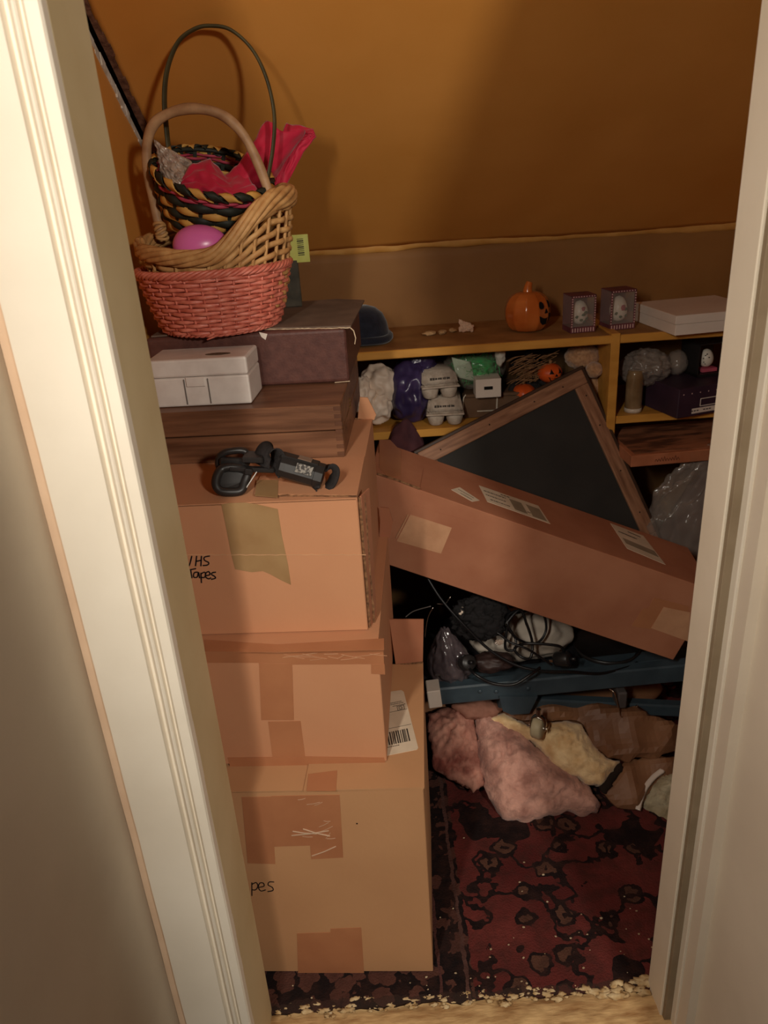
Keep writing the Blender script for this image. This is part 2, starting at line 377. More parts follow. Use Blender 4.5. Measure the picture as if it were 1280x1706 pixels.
def pad(bm, pts, n, thick, edge, amp, freq, step=.009, below=.03, seed=0, ridged=False, wob=.012):
    """soft closed slab over a world-space outline lying on a plane of normal n"""
    n = Vector(n).normalized(); P = [Vector(p) for p in pts]; o = P[0]
    ex = Vector((1, 0, 0)); ex = (ex - n * ex.dot(n)).normalized(); ey = n.cross(ex)
    poly = [((p - o).dot(ex), (p - o).dot(ey)) for p in P]
    xs = [p[0] for p in poly]; ys = [p[1] for p in poly]
    nx = int((max(xs) - min(xs)) / step) + 3; ny = int((max(ys) - min(ys)) / step) + 3
    x0, y0 = min(xs) - step, min(ys) - step
    top, bot = {}, {}
    cells = []
    def ok(i, j):
        x, y = x0 + i * step, y0 + j * step
        return inside((x, y), poly)
    keep = {(i, j): ok(i, j) for i in range(nx + 1) for j in range(ny + 1)}
    cells = [(i, j) for i in range(nx) for j in range(ny) if keep[i, j] or keep[i + 1, j] or keep[i, j + 1] or keep[i + 1, j + 1]]
    cs = set(cells)
    def vert(d, i, j, sgn):
        if (i, j) in d: return d[i, j]
        p = Vector((x0 + i * step, y0 + j * step)); ds, q = edge_dist(p, poly)
        if not keep[i, j]: p = Vector(q); ds = 0
        q3 = Vector((p.x, p.y, seed)) * freq
        f = .7 * noise.noise(q3) + .7 * noise.noise(q3 * 2.3) + .6 * noise.noise(q3 * 5) + .55 * noise.noise(q3 * 10)
        if ridged: f = .6 - abs(noise.noise(q3)) * 2.2 + .3 * noise.noise(q3 * 2.5)
        if ds == 0:
            w2 = Vector((noise.noise(q3 * 3 + Vector((9, 0, 0))), noise.noise(q3 * 3 + Vector((0, 9, 0))))) * wob; p = p + w2
        k = math.sqrt(min(1, ds / edge)) if edge > 0 else 1
        h = (thick * k + amp * f * (.25 + .75 * k)) if sgn > 0 else -below * (.3 + .7 * k)
        d[i, j] = bm.verts.new(o + ex * p.x + ey * p.y + n * h); return d[i, j]
    for i, j in cells:
        q = ((i, j), (i + 1, j), (i + 1, j + 1), (i, j + 1))
        bm.faces.new([vert(top, *k, 1) for k in q]); bm.faces.new([vert(bot, *k, -1) for k in reversed(q)])
        for (a, b), nb in (((q[0], q[1]), (i, j - 1)), ((q[1], q[2]), (i + 1, j)), ((q[2], q[3]), (i, j + 1)), ((q[3], q[0]), (i - 1, j))):
            if nb not in cs: bm.faces.new((vert(top, *b, 1), vert(top, *a, 1), vert(bot, *a, -1), vert(bot, *b, -1)))
    return bm
def sheet(bm, f, nu, nv, t=0.0015):
    """thin closed sheet from a surface function f(u, v), 0..1"""
    g = [[Vector(f(i / nu, j / nv)) for j in range(nv + 1)] for i in range(nu + 1)]
    def nrm(i, j):
        a = g[min(i + 1, nu)][j] - g[max(i - 1, 0)][j]; b = g[i][min(j + 1, nv)] - g[i][max(j - 1, 0)]
        c = a.cross(b); return c.normalized() if c.length > 1e-12 else Vector((0, 0, 1))
    T = [[bm.verts.new(g[i][j] + nrm(i, j) * t * .5) for j in range(nv + 1)] for i in range(nu + 1)]
    U = [[bm.verts.new(g[i][j] - nrm(i, j) * t * .5) for j in range(nv + 1)] for i in range(nu + 1)]
    for i in range(nu):
        for j in range(nv):
            bm.faces.new((T[i][j], T[i + 1][j], T[i + 1][j + 1], T[i][j + 1])); bm.faces.new((U[i][j], U[i][j + 1], U[i + 1][j + 1], U[i + 1][j]))
    for i in range(nu):
        bm.faces.new((T[i][0], U[i][0], U[i + 1][0], T[i + 1][0])); bm.faces.new((T[i][nv], T[i + 1][nv], U[i + 1][nv], U[i][nv]))
    for j in range(nv):
        bm.faces.new((T[0][j], T[0][j + 1], U[0][j + 1], U[0][j])); bm.faces.new((T[nu][j], U[nu][j], U[nu][j + 1], T[nu][j + 1]))
    return bm
def nz(x, y, z=0.0): return noise.noise(Vector((x, y, z)))

# ================================================================== ROOM SHELL
YF, YB = 0.87, 0.992            # doorway: hall side, closet side
JL, JR = -0.286, 0.455
XL, XR = -0.482, 1.25           # closet side walls
Y_CR, Z_CR = 2.36, 1.298        # where the slope meets the knee wall
SLOPE = 0.70                    # fall per metre
def z_slope(y): return Z_CR + (Y_CR - y) * SLOPE

bm = B(); box(bm, (0.2, 0.6, -0.03), (4.4, 4.4, 0.06)); struct('floor', bm, DARK)
bm = B(); box(bm, (0.2, .425, 2.48), (4.4, 1.15, 0.06)); struct('ceiling', bm, mat('low_bounce_brown', (66, 50, 38), (52, 38, 28), rough=.7, scale=6, stretch=(1, 6, 6)))  # unseen ceiling, coloured dark brown to cut bounce light in the passage
# door wall with its opening (left pier, right pier, header)
bm = B(); box(bm, (-0.286 - .02 - .6, .93, 1.22), (1.2, .118, 2.44)); struct('wall_front', bm, WALLH)
bm = B(); box(bm, (0.475 + .6, .93 + .0, 1.22), (1.2, .118, 2.44)); struct('wall_front.001', bm, WALLH)
bm = B(); box(bm, (.08, .93, 2.24), (.83, .118, .42)); struct('wall_front.002', bm, WALLH)
# closet side walls
def side_profile(bm, x, t, gap):
    pts = [(x, .985, 0), (x, 2.42, 0), (x, 2.42, z_slope(2.42) - gap), (x, .985, z_slope(.985) - gap)]
    plate(bm, pts, (1, 0, 0), -t, 0)
bm = B(); side_profile(bm, XL, .05, .020); struct('wall_left', bm, OCHRE)
bm = B(); side_profile(bm, XR + .05, .05, .0); struct('wall_right', bm, OCHRE)
# sloping ceiling: painted lining with soft sags, meeting the knee wall along a ragged paper ridge
def f_slope(u, v):
    x = XL + .016 + u * (XR - XL - .02) ; y = .98 + v * (Y_CR - .98)
    s = .006 * nz(x * 2.2, y * 1.2, 1) + .0035 * nz(x * 6 + y * 2, y * 1.5, 4)
    if u == 0: x += .004 * nz(y * 40, 0, 2)
    return (x, y, z_slope(y) + s)
bm = B(); sheet(bm, f_slope, 110, 60, .012); struct('ceiling.001', bm, OCHRE, True)
bm = B()
def f_knee(u, v):
    x = XL + u * (XR - XL); z = (Z_CR + .004) * (1 - v)
    return (x, Y_CR + .004 * nz(x * 3, z * 3, 8) , z)
sheet(bm, f_knee, 60, 30, .012); struct('wall_back', bm, mat('brown_ochre', (150, 104, 54), (134, 90, 44), rough=.6, scale=4, bump=.08, bscale=20), True)  # knee wall in a browner, darker ochre than the slope
bm = B()
def f_ridge(u, v):
    x = -.42 + u * 1.62; a = v * math.pi
    amp = .007 + .006 * nz(x * 5, 3, 3) + .004 * nz(x * 17, 1, 0)
    off = .010 * nz(x * 2.5, 0, 5)
    return (x, Y_CR - .003 - amp * math.sin(a) * 1.2, Z_CR + off - .016 * math.cos(a) * (1 + .4 * nz(x * 9, 7, 2)))
sheet(bm, f_ridge, 160, 6, .002); struct('trim_5', bm, mat('ochre_ridge', (210, 156, 84), (196, 138, 66), rough=.6, scale=20), True)
# ragged joint between left wall and slope: plaster lip on the wall, torn lath edge on the slope
bm = B(); rr = random.Random(3)
for i in range(60):
    y = 1.0 + i * 1.36 / 60; wd = .016 + .010 * nz(y * 12, 0, 0) + .005 * rr.random()
    a = z_slope(y) - .020; b = z_slope(y + 1.36 / 60) - .020
    plate(bm, [(XL, y, a - wd), (XL, y + 1.36 / 60, b - wd + .003 * rr.random()), (XL, y + 1.36 / 60, b), (XL, y, a)], (1, 0, 0), -.004, .002 + .002 * rr.random())
struct('trim_6', bm, PLASTER)
bm = B()
for i in range(60):
    y = 1.0 + i * 1.36 / 60; y2 = y + 1.36 / 60; wd = .006 + .007 * nz(y * 9, 5, 0) + .005 * rr.random()
    plate(bm, [(XL + .010, y, z_slope(y) - .008), (XL + .010, y2, z_slope(y2) - .008), (XL + .014 + wd, y2, z_slope(y2) - .008), (XL + .014 + wd, y, z_slope(y) - .008)], (0, .57, .82), -.003 - .002 * rr.random(), .002)
struct('trim_7', bm, BRACK)
# dark cavity behind the joint
bm = B(); plate(bm, [(XL - .05, .985, z_slope(.985) + .01), (XL - .05, 2.42, z_slope(2.42) + .01), (XL + .03, 2.42, z_slope(2.42) + .01), (XL + .03, .985, z_slope(.985) + .01)], (0, .57, .82), .012, .03); struct('trim_8', bm, DARK)
# jambs
bm = B(); box(bm, (JL - .01, (YF + YB) / 2 + .0, 1.0), (.02, YB - YF, 2.06), bevel=.001); struct('trim_2', bm, TRIMY)
bm = B(); box(bm, (JR + .012, .962, 1.0), (.024, .066, 2.06), bevel=.0015); struct('trim_3', bm, TRIMR)
bm = B(); box(bm, (.4655, .926, 1.0), (.013, .014, 2.06), bevel=.001); struct('trim_13', bm, mat('recess_shade_brown', (150, 132, 108), (138, 120, 96), rough=.7))  # strip coloured dark to stand for the shaded recess beside the jamb
bm = B(); box(bm, (.085, .93, 2.04), (.75, .12, .02)); struct('trim_4', bm, TRIMY)
# left casing: moulded profile extruded up the door side
def casing(prof, z0, z1, wobble=0.0):
    bm = B(); zs = [z0 + (z1 - z0) * k / 40 for k in range(41)]; rings = []
    for z in zs:
        rings.append([bm.verts.new((x + wobble * nz(x * 30, z * 9), y + wobble * nz(x * 30 + 5, z * 9), z)) for x, y in prof])
    n = len(prof)
    for a, b in zip(rings, rings[1:]):
        for s in range(n): bm.faces.new((a[s], a[(s + 1) % n], b[(s + 1) % n], b[s]))
    bm.faces.new(rings[0]); bm.faces.new(rings[-1][::-1])
    return bm
def arc(cx, cy, r, a0, a1, n=5): return [(cx + r * math.cos(R(a0 + (a1 - a0) * i / n)), cy + r * math.sin(R(a0 + (a1 - a0) * i / n))) for i in range(n + 1)]
yf = .852
prof = [(-.286, .872), (-.286, yf + .004), (-.288, yf), (-.301, yf), (-.3030, yf + .003), (-.3065, yf + .009), (-.3085, yf + .009), (-.3095, yf + .002), (-.311, yf), (-.3135, yf + .0005), (-.3165, yf + .005), (-.3205, yf + .011), (-.3235, yf + .011), (-.3255, yf + .0008), (-.394, yf + .001), (-.3955, yf + .004), (-.3955, .872)]
bm = casing(prof, 0, 2.05, .0006); struct('trim_1', bm, TRIMW)
bm = casing([(-.3955, .872), (-.3955, yf + .010), (-.408, yf + .007), (-.412, .872)], 0, 2.05, .0006); struct('trim_10', bm, mat('filler_strip', (224, 194, 164), (212, 180, 150), rough=.7, scale=10, bump=.2, bscale=40))
# right casing set back from the jamb edge, cut off by the passage wall
bm = casing([(.471, .93), (.471, .905), (.4725, .903), (.4905, .903), (.4905, .93)], 0, 2.05, .0005); struct('trim_11', bm, TRIMW)
# passage walls beside the door and the added light-blocking partition behind the viewer
bm = B()
prof = [(-.409, .874), (-.409, .0), (-.409, -.2), (-.52, -.2), (-.52, .874)]
bm = casing(prof, 0, 2.45); struct('wall_hall', bm, WALLH)
bm = casing([(.4905, .905), (.4905, .62), (.60, .62), (.60, .905)], 0, 2.45); struct('wall_hall.001', bm, WALLH)
bm = B(); box(bm, (-.615, -.165, 1.22), (1.81, .05, 2.44)); struct('wall_blocker', bm, MATS['low_bounce_brown'])     # unseen partition, added so its edge keeps lamp light off the passage wall
# threshold board, ragged and crusted with plaster
def f_thr(u, v):
    x = -.32 + u * .80; y = .845 + v * (.150 + .016 * nz(x * 14, 2) + .010 * nz(x * 50, 4))
    z = .004 + .008 * math.sin(min(1, v * 1.15) * math.pi) ** .5 + .0025 * nz(x * 20, y * 40) + .002 * nz(x * 60, y * 90)
    if abs(y - .905 - .006 * nz(x * 6, 9)) < .006: z -= .006
    return (x, y, z)
bm = B(); sheet(bm, f_thr, 200, 30, .004); struct('trim_12', bm, WOODT, True)
bm = B(); rr = random.Random(11)
for i in range(170):
    x = rr.uniform(-.28, .455); big = 1.8 if x > .33 else 1.0
    y = .990 + .012 * nz(x * 14, 2) + rr.uniform(-.016, .010); s = rr.uniform(.0015, .005) * big
    blob(bm, (x, y, .012 + s * .15), (s * rr.uniform(1.2, 2.2), s, s * .55), .9, 2.5, 2, i)
o = obj('plaster_crust', bm, mat('plaster_crust', (214, 190, 148), (176, 140, 92), rough=.95, scale=60, bump=.4), smooth=True, kind='stuff'); o['label'] = 'crumbly cream plaster crust along the edge of the threshold'; o['category'] = 'plaster'

# rug
def f_rug(u, v):
    x = XL + .03 + u * 1.65; y0 = .984 + .010 * nz(x * 18, 1) + .006 * nz(x * 60, 3); y = y0 + v * (2.34 - y0)
    return (x, y, .009 + .002 * nz(x * 8, y * 8))
bm = B(); sheet(bm, f_rug, 150, 60, .010)
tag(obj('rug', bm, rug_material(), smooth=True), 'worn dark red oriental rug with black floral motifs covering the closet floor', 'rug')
bm = B(); rr = random.Random(5)
for i in range(90):
    x = rr.uniform(-.25, .5); y = .97 + abs(rr.gauss(0, .16)); s = rr.uniform(.0008, .0022)
    if x < .06 and y > 1.04: continue
    blob(bm, (x, y, .0165 + s), (s * 1.6, s, s), .4, 2, 1, i)
o = obj('floor_crumbs', bm, CRUMB, kind='stuff'); o['label'] = 'pale crumbs and flakes scattered over the dark rug'; o['category'] = 'crumbs'

# ================================================================== STACK OF BOXES ON THE LEFT
YAW = R(-4.1); EX = Vector((math.cos(YAW), math.sin(YAW), 0)); EY = Vector((-math.sin(YAW), math.cos(YAW), 0)); UZ = Vector((0, 0, 1)); NF = -EY
def carton(name, label, corner, W, D, H, m, z):
    """corner: front right bottom corner (x, y)"""
    c = Vector((corner[0], corner[1], z)); ctr = c - EX * (W / 2) + EY * (D / 2)
    t = thing(name, label, 'box', ctr, (0, 0, YAW), 'cardboard boxes stacked behind the door jamb')
    bm = B(); s = .004
    box(bm, (0, -D / 2 + s / 2, H / 2), (W, s, H), bevel=.0015)
    box(bm, (0, D / 2 - s / 2, H / 2), (W, s, H), bevel=.0015)
    for q in (-1, 1): box(bm, (q * (W / 2 - s / 2), 0, H / 2), (s, D - .002, H), bevel=.0015)
    box(bm, (0, 0, s / 2), (W - .004, D - .004, s))
    obj('carton_wall', bm, m, t)
    return t, c, ctr
def flap(t, name, pts, n, m, th=.0035):
    bm = B(); plate(bm, pts, n, 0, th); return obj(name, bm, m, t, world=True)

# bottom box
t3, c3, k3 = carton('cardboard_box', 'large bottom cardboard box on the rug with crossed tape patches', (.036, 1.043), .45, .378, .482, CARD2, .0175)
H3 = .500; P3 = c3; PT3 = Vector((0, 0, H3 - .0035))
a = c3 - EX * .449 + UZ * .479; 
flap(t3, 'top_flap', [c3 - EX * .449 + UZ * .479, c3 + UZ * .479, c3 + EY * .376 + UZ * .479, c3 - EX * .449 + EY * .376 + UZ * .479], UZ, CARD2)
flap(t3, 'top_flap', [onp(506, 1319, (0, 0, .5), UZ), onp(514, 1279, (0, 0, .5), UZ), Vector((onp(514, 1279, (0, 0, .5), UZ))) + EY * .30, c3 + EY * .376 + EX * .001 + UZ * .4825, c3 + EX * .002 + UZ * .4825], UZ, CARD2, .003)
pb = c3 + EY * .376 + UZ * .482
flap(t3, 'back_flap', [pb - EX * .060, pb, onp(706, 1031, pb, NF), onp(649, 1031, pb, NF)], NF, CARDR)
bm = B(); tube(bm, [pb - EX * .058 + NF * .004 + UZ * .001, pb - EX * .03 + NF * .006 + UZ * .004, pb + NF * .004 + UZ * .006], .0022, 5); obj('torn_crease', bm, CARDIN, t3, world=True)
decal('tape', [(403, 1328), (452, 1327), (459, 1439), (413, 1438)], P3, NF, TAPE, t3)
decal('tape', [(452, 1326), (566, 1324), (572, 1428), (519, 1431), (517, 1408), (457, 1410)], P3, NF, TAPE, t3, t1=.001)
decal('tape', [(495, 1555), (551, 1553), (551, 1547), (602, 1545), (607, 1624), (497, 1624)], P3, NF, TAPE, t3)
decal('tape', [(514, 1290), (562, 1284), (560, 1318), (511, 1318)], (0, 0, .5035), UZ, TAPE, t3)
bm = B(); rr = random.Random(2)
for i in range(9):
    x, y = rr.uniform(495, 545), rr.uniform(1330, 1400); a_ = rr.uniform(-.6, .6); l = rr.uniform(8, 22)
    q = onp(x, y, P3, NF) + NF * .0012; q2 = onp(x + l * math.cos(a_), y + l * math.sin(a_) - 6 * rr.random(), P3, NF) + NF * .0012
    tube(bm, [q, (q + q2) / 2 + NF * .001, q2], .0004, 4)
for x, y, l, dy in ((488, 1384, 40, 4), (486, 1391, 62, -8), (505, 1380, 45, 12), (520, 1425, 40, -16)):
    q = onp(x, y, P3, NF) + NF * .0014; q2 = onp(x + l, y + dy, P3, NF) + NF * .0014; tube(bm, [q, (q + q2) / 2 + NF * .0015, q2], .0010, 4)
obj('torn_tape_fringe', bm, mat('torn_white_tape', (214, 184, 156), rough=.3), t3, world=True, kind='stuff', label='whitish torn tape wrinkles')
strokes('marker_writing', [[(388, 1466), (402, 1465)], [(396, 1466), (395, 1486)], [(410, 1473), (404, 1474), (403, 1483), (410, 1482), (411, 1473), (414, 1484)],
    [(420, 1470), (420, 1492)], [(420, 1473), (427, 1470), (430, 1476), (426, 1482), (420, 1482)],
    [(431, 1478), (440, 1476), (439, 1471), (433, 1471), (431, 1478), (435, 1484), (443, 1482)],
    [(457, 1469), (449, 1469), (447, 1474), (454, 1478), (455, 1483), (446, 1485)]], P3, NF, INK, t3, .0010)
bm = B(); q = onp(595, 1372, P3, NF); box(bm, q, (.003, .001, .0025)); obj('puncture', bm, HOLE, t3, world=True)
# shipping label on the top of the bottom box
Lp = (0, 0, .5033)
lab = decal('shipping_label', [(600, 1165), (640, 1154), (669, 1150), (673, 1153), (697, 1246), (695, 1249), (640, 1260), (600, 1270)], Lp, UZ, PAPER, t3, t1=.0006)
la = onp(673, 1151, Lp, UZ); lb = onp(697, 1248, Lp, UZ); lc = onp(645, 1259, Lp, UZ)
ey_ = (la - lb).normalized(); ex_ = (lb - lc).normalized()
bm = B(); bars_print(bm, lb, ex_, ey_, UZ, -.085, -.010, .026, .062, 4)
bars_print(bm, lb, ex_, ey_, UZ, -.062, -.046, .083, .105, 8)
for y in (.072, .120): plate(bm, [lb - ex_ * .08 + ey_ * y, lb - ex_ * .002 + ey_ * y, lb - ex_ * .002 + ey_ * (y + .0006), lb - ex_ * .08 + ey_ * (y + .0006)], UZ, .0005, .001)
for y, x0, x1 in ((.142, -.05, -.006), (.147, -.05, -.012), (.136, -.03, -.006), (.020, -.07, -.035)):
    k = x0
    while k < x1: plate(bm, [lb + ex_ * k + ey_ * y, lb + ex_ * (k + .0022) + ey_ * y, lb + ex_ * (k + .0022) + ey_ * (y + .0018), lb + ex_ * k + ey_ * (y + .0018)], UZ, .0005, .001); k += .0034
for s in ((-.022, -.007, .1205, .1215), (-.022, -.007, .1335, .1345), (-.022, -.0210, .1205, .1345), (-.0080, -.007, .1205, .1345)):
    plate(bm, [lb + ex_ * s[0] + ey_ * s[2], lb + ex_ * s[1] + ey_ * s[2], lb + ex_ * s[1] + ey_ * s[3], lb + ex_ * s[0] + ey_ * s[3]], UZ, .0005, .001)
g = [(-.0115 + .0, .1305), (-.0145, .1318), (-.0178, .130), (-.0185, .1275), (-.0175, .1248), (-.0145, .1236), (-.0115, .1248), (-.0112, .1275), (-.0140, .1275)]
tube(bm, [lb + ex_ * x + ey_ * y + UZ * .0008 for x, y in g], 0, 4, flat=(.0011, .0006), up=UZ)
obj('label_print', bm, PRINT, t3, world=True)

# middle box
t2, c2, k2 = carton('cardboard_box', 'middle cardboard box of the stack, edged all round with brown tape', (-.026, 1.112), .43, .43, .2550, CARD, .5045)
H2 = .7595; zt2 = .2550 - .0036
flap(t2, 'top_flap', [c2 - EX * .429 + UZ * zt2, c2 + UZ * zt2, c2 + EY * .428 + UZ * zt2, c2 - EX * .429 + EY * .428 + UZ * zt2], UZ, CARD)
pb = c2 + EY * .428 + UZ * .25
flap(t2, 'back_flap', [pb - EX * .018, pb + EX * .004, onp(655, 868, pb, NF), onp(648, 846, pb, NF), onp(634, 844, pb, NF)], NF, CARDR)
PF2 = c2
decal('tape', [(342, 1085), (432, 1087), (462, 1088), (639, 1080), (640, 1106), (487, 1107), (432, 1104), (344, 1104)], PF2, NF, TAPE, t2)
decal('tape', [(432, 1104), (487, 1106), (490, 1199), (436, 1199)], PF2, NF, TAPE, t2, t1=.0012)
decal('tape', [(447, 1202), (501, 1201), (511, 1278), (456, 1275)], PF2, NF, TAPE, t2)
decal('tape', [(380, 1262), (512, 1260), (640, 1262), (644, 1276), (384, 1279)], PF2, NF, TAPE, t2, t1=.0012)
decal('tape', [(619, 1106), (641, 1106), (642, 1123), (619, 1122)], PF2, NF, TAPE, t2, t1=.0012)
decal('tape', [(341, 1066), (462, 1074), (640, 1064), (640, 1083), (460, 1087), (342, 1086)], (0, 0, .7596), UZ, TAPE, t2)
bm = B(); rr = random.Random(9)
for i in range(14):
    x = rr.uniform(470, 636); q = onp(x, 1090 + rr.uniform(-2, 12), PF2, NF) + NF * .0012; q2 = onp(x + rr.uniform(10, 60), 1090 + rr.uniform(-4, 8), PF2, NF) + NF * .0012
    tube(bm, [q, (q + q2) / 2 + NF * .0008, q2], .0005, 4)
obj('tape_wrinkles', bm, TAPECLR, t2, world=True)

# top box
t1, c1, k1 = carton('cardboard_box', 'top cardboard box of the stack with black handwriting and old masking tape', (-.0425, 1.160), .42, .44, .2545, CARD, .7600)
H1 = 1.0147
zt = .2510
flap(t1, 'top_flap', [c1 - EX * .419 + UZ * zt, c1 + UZ * zt, c1 + EY * .438 + UZ * zt, c1 - EX * .419 + EY * .438 + UZ * zt], UZ, CARD)
q0 = onp(424, 826, (0, 0, H1), UZ); q1 = onp(428, 808, (0, 0, H1), UZ)
flap(t1, 'top_flap', [q0, q1, q1 + EY * .10, c1 + EY * .19 + UZ * .2546, c1 + EY * .004 + UZ * .2546], UZ, CARD, .0035)
bm = B(); rr = random.Random(1); e0 = q0 + UZ * .001; e1_ = c1 + EY * .004 + UZ * .256
tube(bm, [e0.lerp(e1_, k / 24) + NF * (.001 + .0012 * rr.random()) + UZ * .0012 * rr.random() for k in range(25)], .0016, 5); obj('torn_flap_edge', bm, CARDIN, t1, world=True)
decal('tape', [(425, 826), (428, 800), (464, 800), (463, 829)], (0, 0, H1 + .0036), UZ, TAPEOLD, t1)
pb = c1 + EY * .437 + UZ * .252
flap(t1, 'back_flap', [pb - EX * .032, pb + EX * .004, onp(627, 690, pb, NF), onp(613, 662, pb, NF), onp(600, 661, pb, NF)], NF, CARD)
bm = B(); tube(bm, [onp(592, 697, pb, NF) + NF * .001, onp(602, 698, pb, NF) + NF * .003, onp(613, 699, pb, NF) + NF * .001], .0018, 5); obj('hand_slit', bm, CARDIN, t1, world=True)
# crushed seam flap down the right edge of the top box
bm = B(); rr = random.Random(4)
tube(bm, [c1 + EX * (.002 + .0015 * rr.random()) + EY * .010 + UZ * (k * .251 / 20) for k in range(21)], .0026, 5)
tube(bm, [c1 + EX * (.008 + .002 * rr.random()) + EY * .026 + UZ * (k * .249 / 20) for k in range(21)], .0022, 5)
obj('crushed_seam', bm, CARDIN, t1, world=True)
flap(t1, 'side_flap', [c1 + EX * .001 + EY * .012, c1 + EX * .010 + EY * .05, c1 + EX * .014 + EY * .05 + UZ * .25, c1 + EX * .003 + EY * .012 + UZ * .252], EX, CARDR, .003)
PF1 = c1
decal('masking_tape', [(369, 840), (381, 838), (409, 837), (429, 840), (463, 848), (470, 893), (480, 940), (485, 974), (470, 967), (450, 956), (438, 951), (420, 953), (392, 948), (385, 920), (377, 878)], PF1, NF, TAPEOLD, t1, t1=.0009)
bm = B(); q = onp(300, 925, PF1, NF); tube(bm, [onp(x, 924 + .6 * math.sin(x), PF1, NF) + NF * .0003 for x in range(300, 614, 10)], .0009, 4); obj('crease', bm, mat('card_crease', (206, 158, 118), rough=.8), t1, world=True)
strokes('marker_writing', [[(306, 926), (314, 944), (320, 926)], [(328, 926), (326, 943)], [(327, 935), (336, 933)], [(336, 926), (335, 943)], [(350, 926), (341, 928), (341, 933), (348, 937), (346, 941), (338, 942)],
    [(312, 950), (327, 947)], [(318, 949), (320, 963)], [(330, 953), (324, 954), (323, 961), (329, 961), (331, 953), (333, 963)], [(335, 954), (336, 971)], [(335, 956), (341, 953), (343, 958), (340, 962), (335, 961)],
    [(343, 959), (350, 957), (348, 952), (343, 955), (343, 961), (348, 964), (352, 962)], [(360, 953), (354, 954), (353, 957), (358, 960), (359, 963), (352, 965)]], PF1, NF, INK, t1, .0012)

# ------------------------------------------------------------------ chest, brown box, white case, black strap tool
cW = Vector((-.066, 1.361, H1 + .0004)); WD, WDp, WH = .385, .40, .101
ctr = cW - EX * WD / 2 + EY * WDp / 2
t = thing('wooden_chest', 'dark stained wooden chest with finger-jointed corner under the brown box', 'chest', ctr, (0, 0, YAW))
bm = B(); box(bm, (0, 0, .0255), (WD, WDp, .051), bevel=.0015); obj('chest_body', bm, CHEST, t)
bm = B(); box(bm, (0, 0, .0525 + .0245), (WD, WDp, .048), bevel=.0015); obj('chest_lid', bm, CHEST, t)
for k in range(7):
    bm = B(); box(bm, (WD / 2 - .0065, -WDp / 2 - .0001, .007 + k * .0145), (.0134, .0016, .0072), bevel=.0003); obj('finger_joint', bm, CHESTD, t)
bm = B(); 
for zz in (.050, .058, .066): box(bm, (WD / 2 + .0005, -.04, zz), (.003, .006, .004), bevel=.0006)
obj('latch', bm, mat('brass', (170, 140, 90), rough=.4, metal=.8), t)
HW = H1 + .1017
cB = Vector((-.051, 1.518, HW + .0003)); BW, BD, BH = .40, .34, .108
ctr = cB - EX * BW / 2 + EY * BD / 2
t = thing('leatherette_box', 'dark brown leatherette box with torn lid edge carrying the baskets', 'box', ctr, (0, 0, YAW))
bm = B(); box(bm, (0, 0, BH / 2), (BW, BD, BH), bevel=.008, seg=3); obj('box_body', bm, LEATH, t, smooth=False)
HB = HW + BH + .0003
bm = B(); plate(bm, [onp(430, 549, (0, 0, HB), UZ), onp(585, 545, (0, 0, HB), UZ), onp(606, 502, (0, 0, HB), UZ) + EX * .002, onp(560, 500, (0, 0, HB), UZ), cB - EX * .39 + EY * .33 + UZ * BH, cB - EX * .39 + EY * .01 + UZ * BH], UZ, .0003, .003); obj('grey_top_board', bm, GREYB, t, world=True, label='grey backing board lifting at the corner')
bm = B(); rr = random.Random(8); a = onp(440, 549, (0, 0, HB), UZ); b = onp(584, 546, (0, 0, HB), UZ)
tube(bm, [a.lerp(b, k / 40) + UZ * (.0012 * rr.random()) + NF * (.002 + .0012 * rr.random()) for k in range(41)], .0013, 4)
TP = mat('torn_paper', (212, 190, 160), (170, 140, 112), rough=.9, scale=50); obj('torn_edge', bm, TP, t, world=True, label='pale torn paper edge'); bm = B()
tube(bm, [b, b + EX * .006 - UZ * .006, b + EX * .009 - UZ * .02 + NF * .002, b + EX * .006 - UZ * .032], .0013, 4); obj('torn_corner', bm, TP, t, world=True, label='pale torn paper corner'); bm = B()
tube(bm, [cB + EX * .0005 + UZ * .002, cB - EX * .03 + UZ * .001 + NF * .0006], .001, 4)
obj('scuffed_edge', bm, TP, t, world=True, label='pale scuffed bottom edge')
bm = B(); plate(bm, [onp(x, y, cB, NF) for x, y in ((432, 553), (446, 556), (443, 566), (436, 561))], NF, .001, .0025); obj('paper_scrap', bm, WHCARD, t, world=True, label='white torn paper scrap')
# white case
cC = Vector((-.233, 1.407, HW + .0004)); CW, CD, CH = .190, .105, .089
ctr = cC - EX * CW / 2 + EY * CD / 2
t = thing('plastic_case', 'scuffed white plastic case with front latch and dark oval sticker', 'case', ctr, (0, 0, YAW))
bm = B(); box(bm, (0, 0, .0275), (CW, CD, .055), bevel=.0035, seg=2); obj('case_body', bm, WHITEP, t, smooth=False)
bm = B(); box(bm, (0, 0, .0556 + .0165), (CW, CD, .033), bevel=.0042, seg=2); obj('case_lid', bm, WHITEP, t)
bm = B(); box(bm, (-.005, -CD / 2 - .0005, .0465), (.036, .005, .018), bevel=.0012); obj('latch', bm, WHITEP, t)
for q in (-.027, .018):
    bm = B(); box(bm, (q, -CD / 2 + .0005, .028), (.0024, .004, .048), bevel=.0006); obj('latch_groove', bm, mat('groove_shadow_grey', (120, 112, 106), rough=.7), t)
bm = B(); lathe(bm, [(.0001, 0), (.020, 0), (.020, .0007), (.0001, .0007)], 28, Matrix.Translation((.035, -.018, .0886)) @ Matrix.Scale(.5, 4, (0, 1, 0)) @ Matrix.Scale(1.2, 4, (1, 0, 0))); obj('oval_sticker', bm, mat('dark_sticker', (66, 60, 52), (110, 100, 80), rough=.4, scale=200, contrast=(.5, .55)), t)
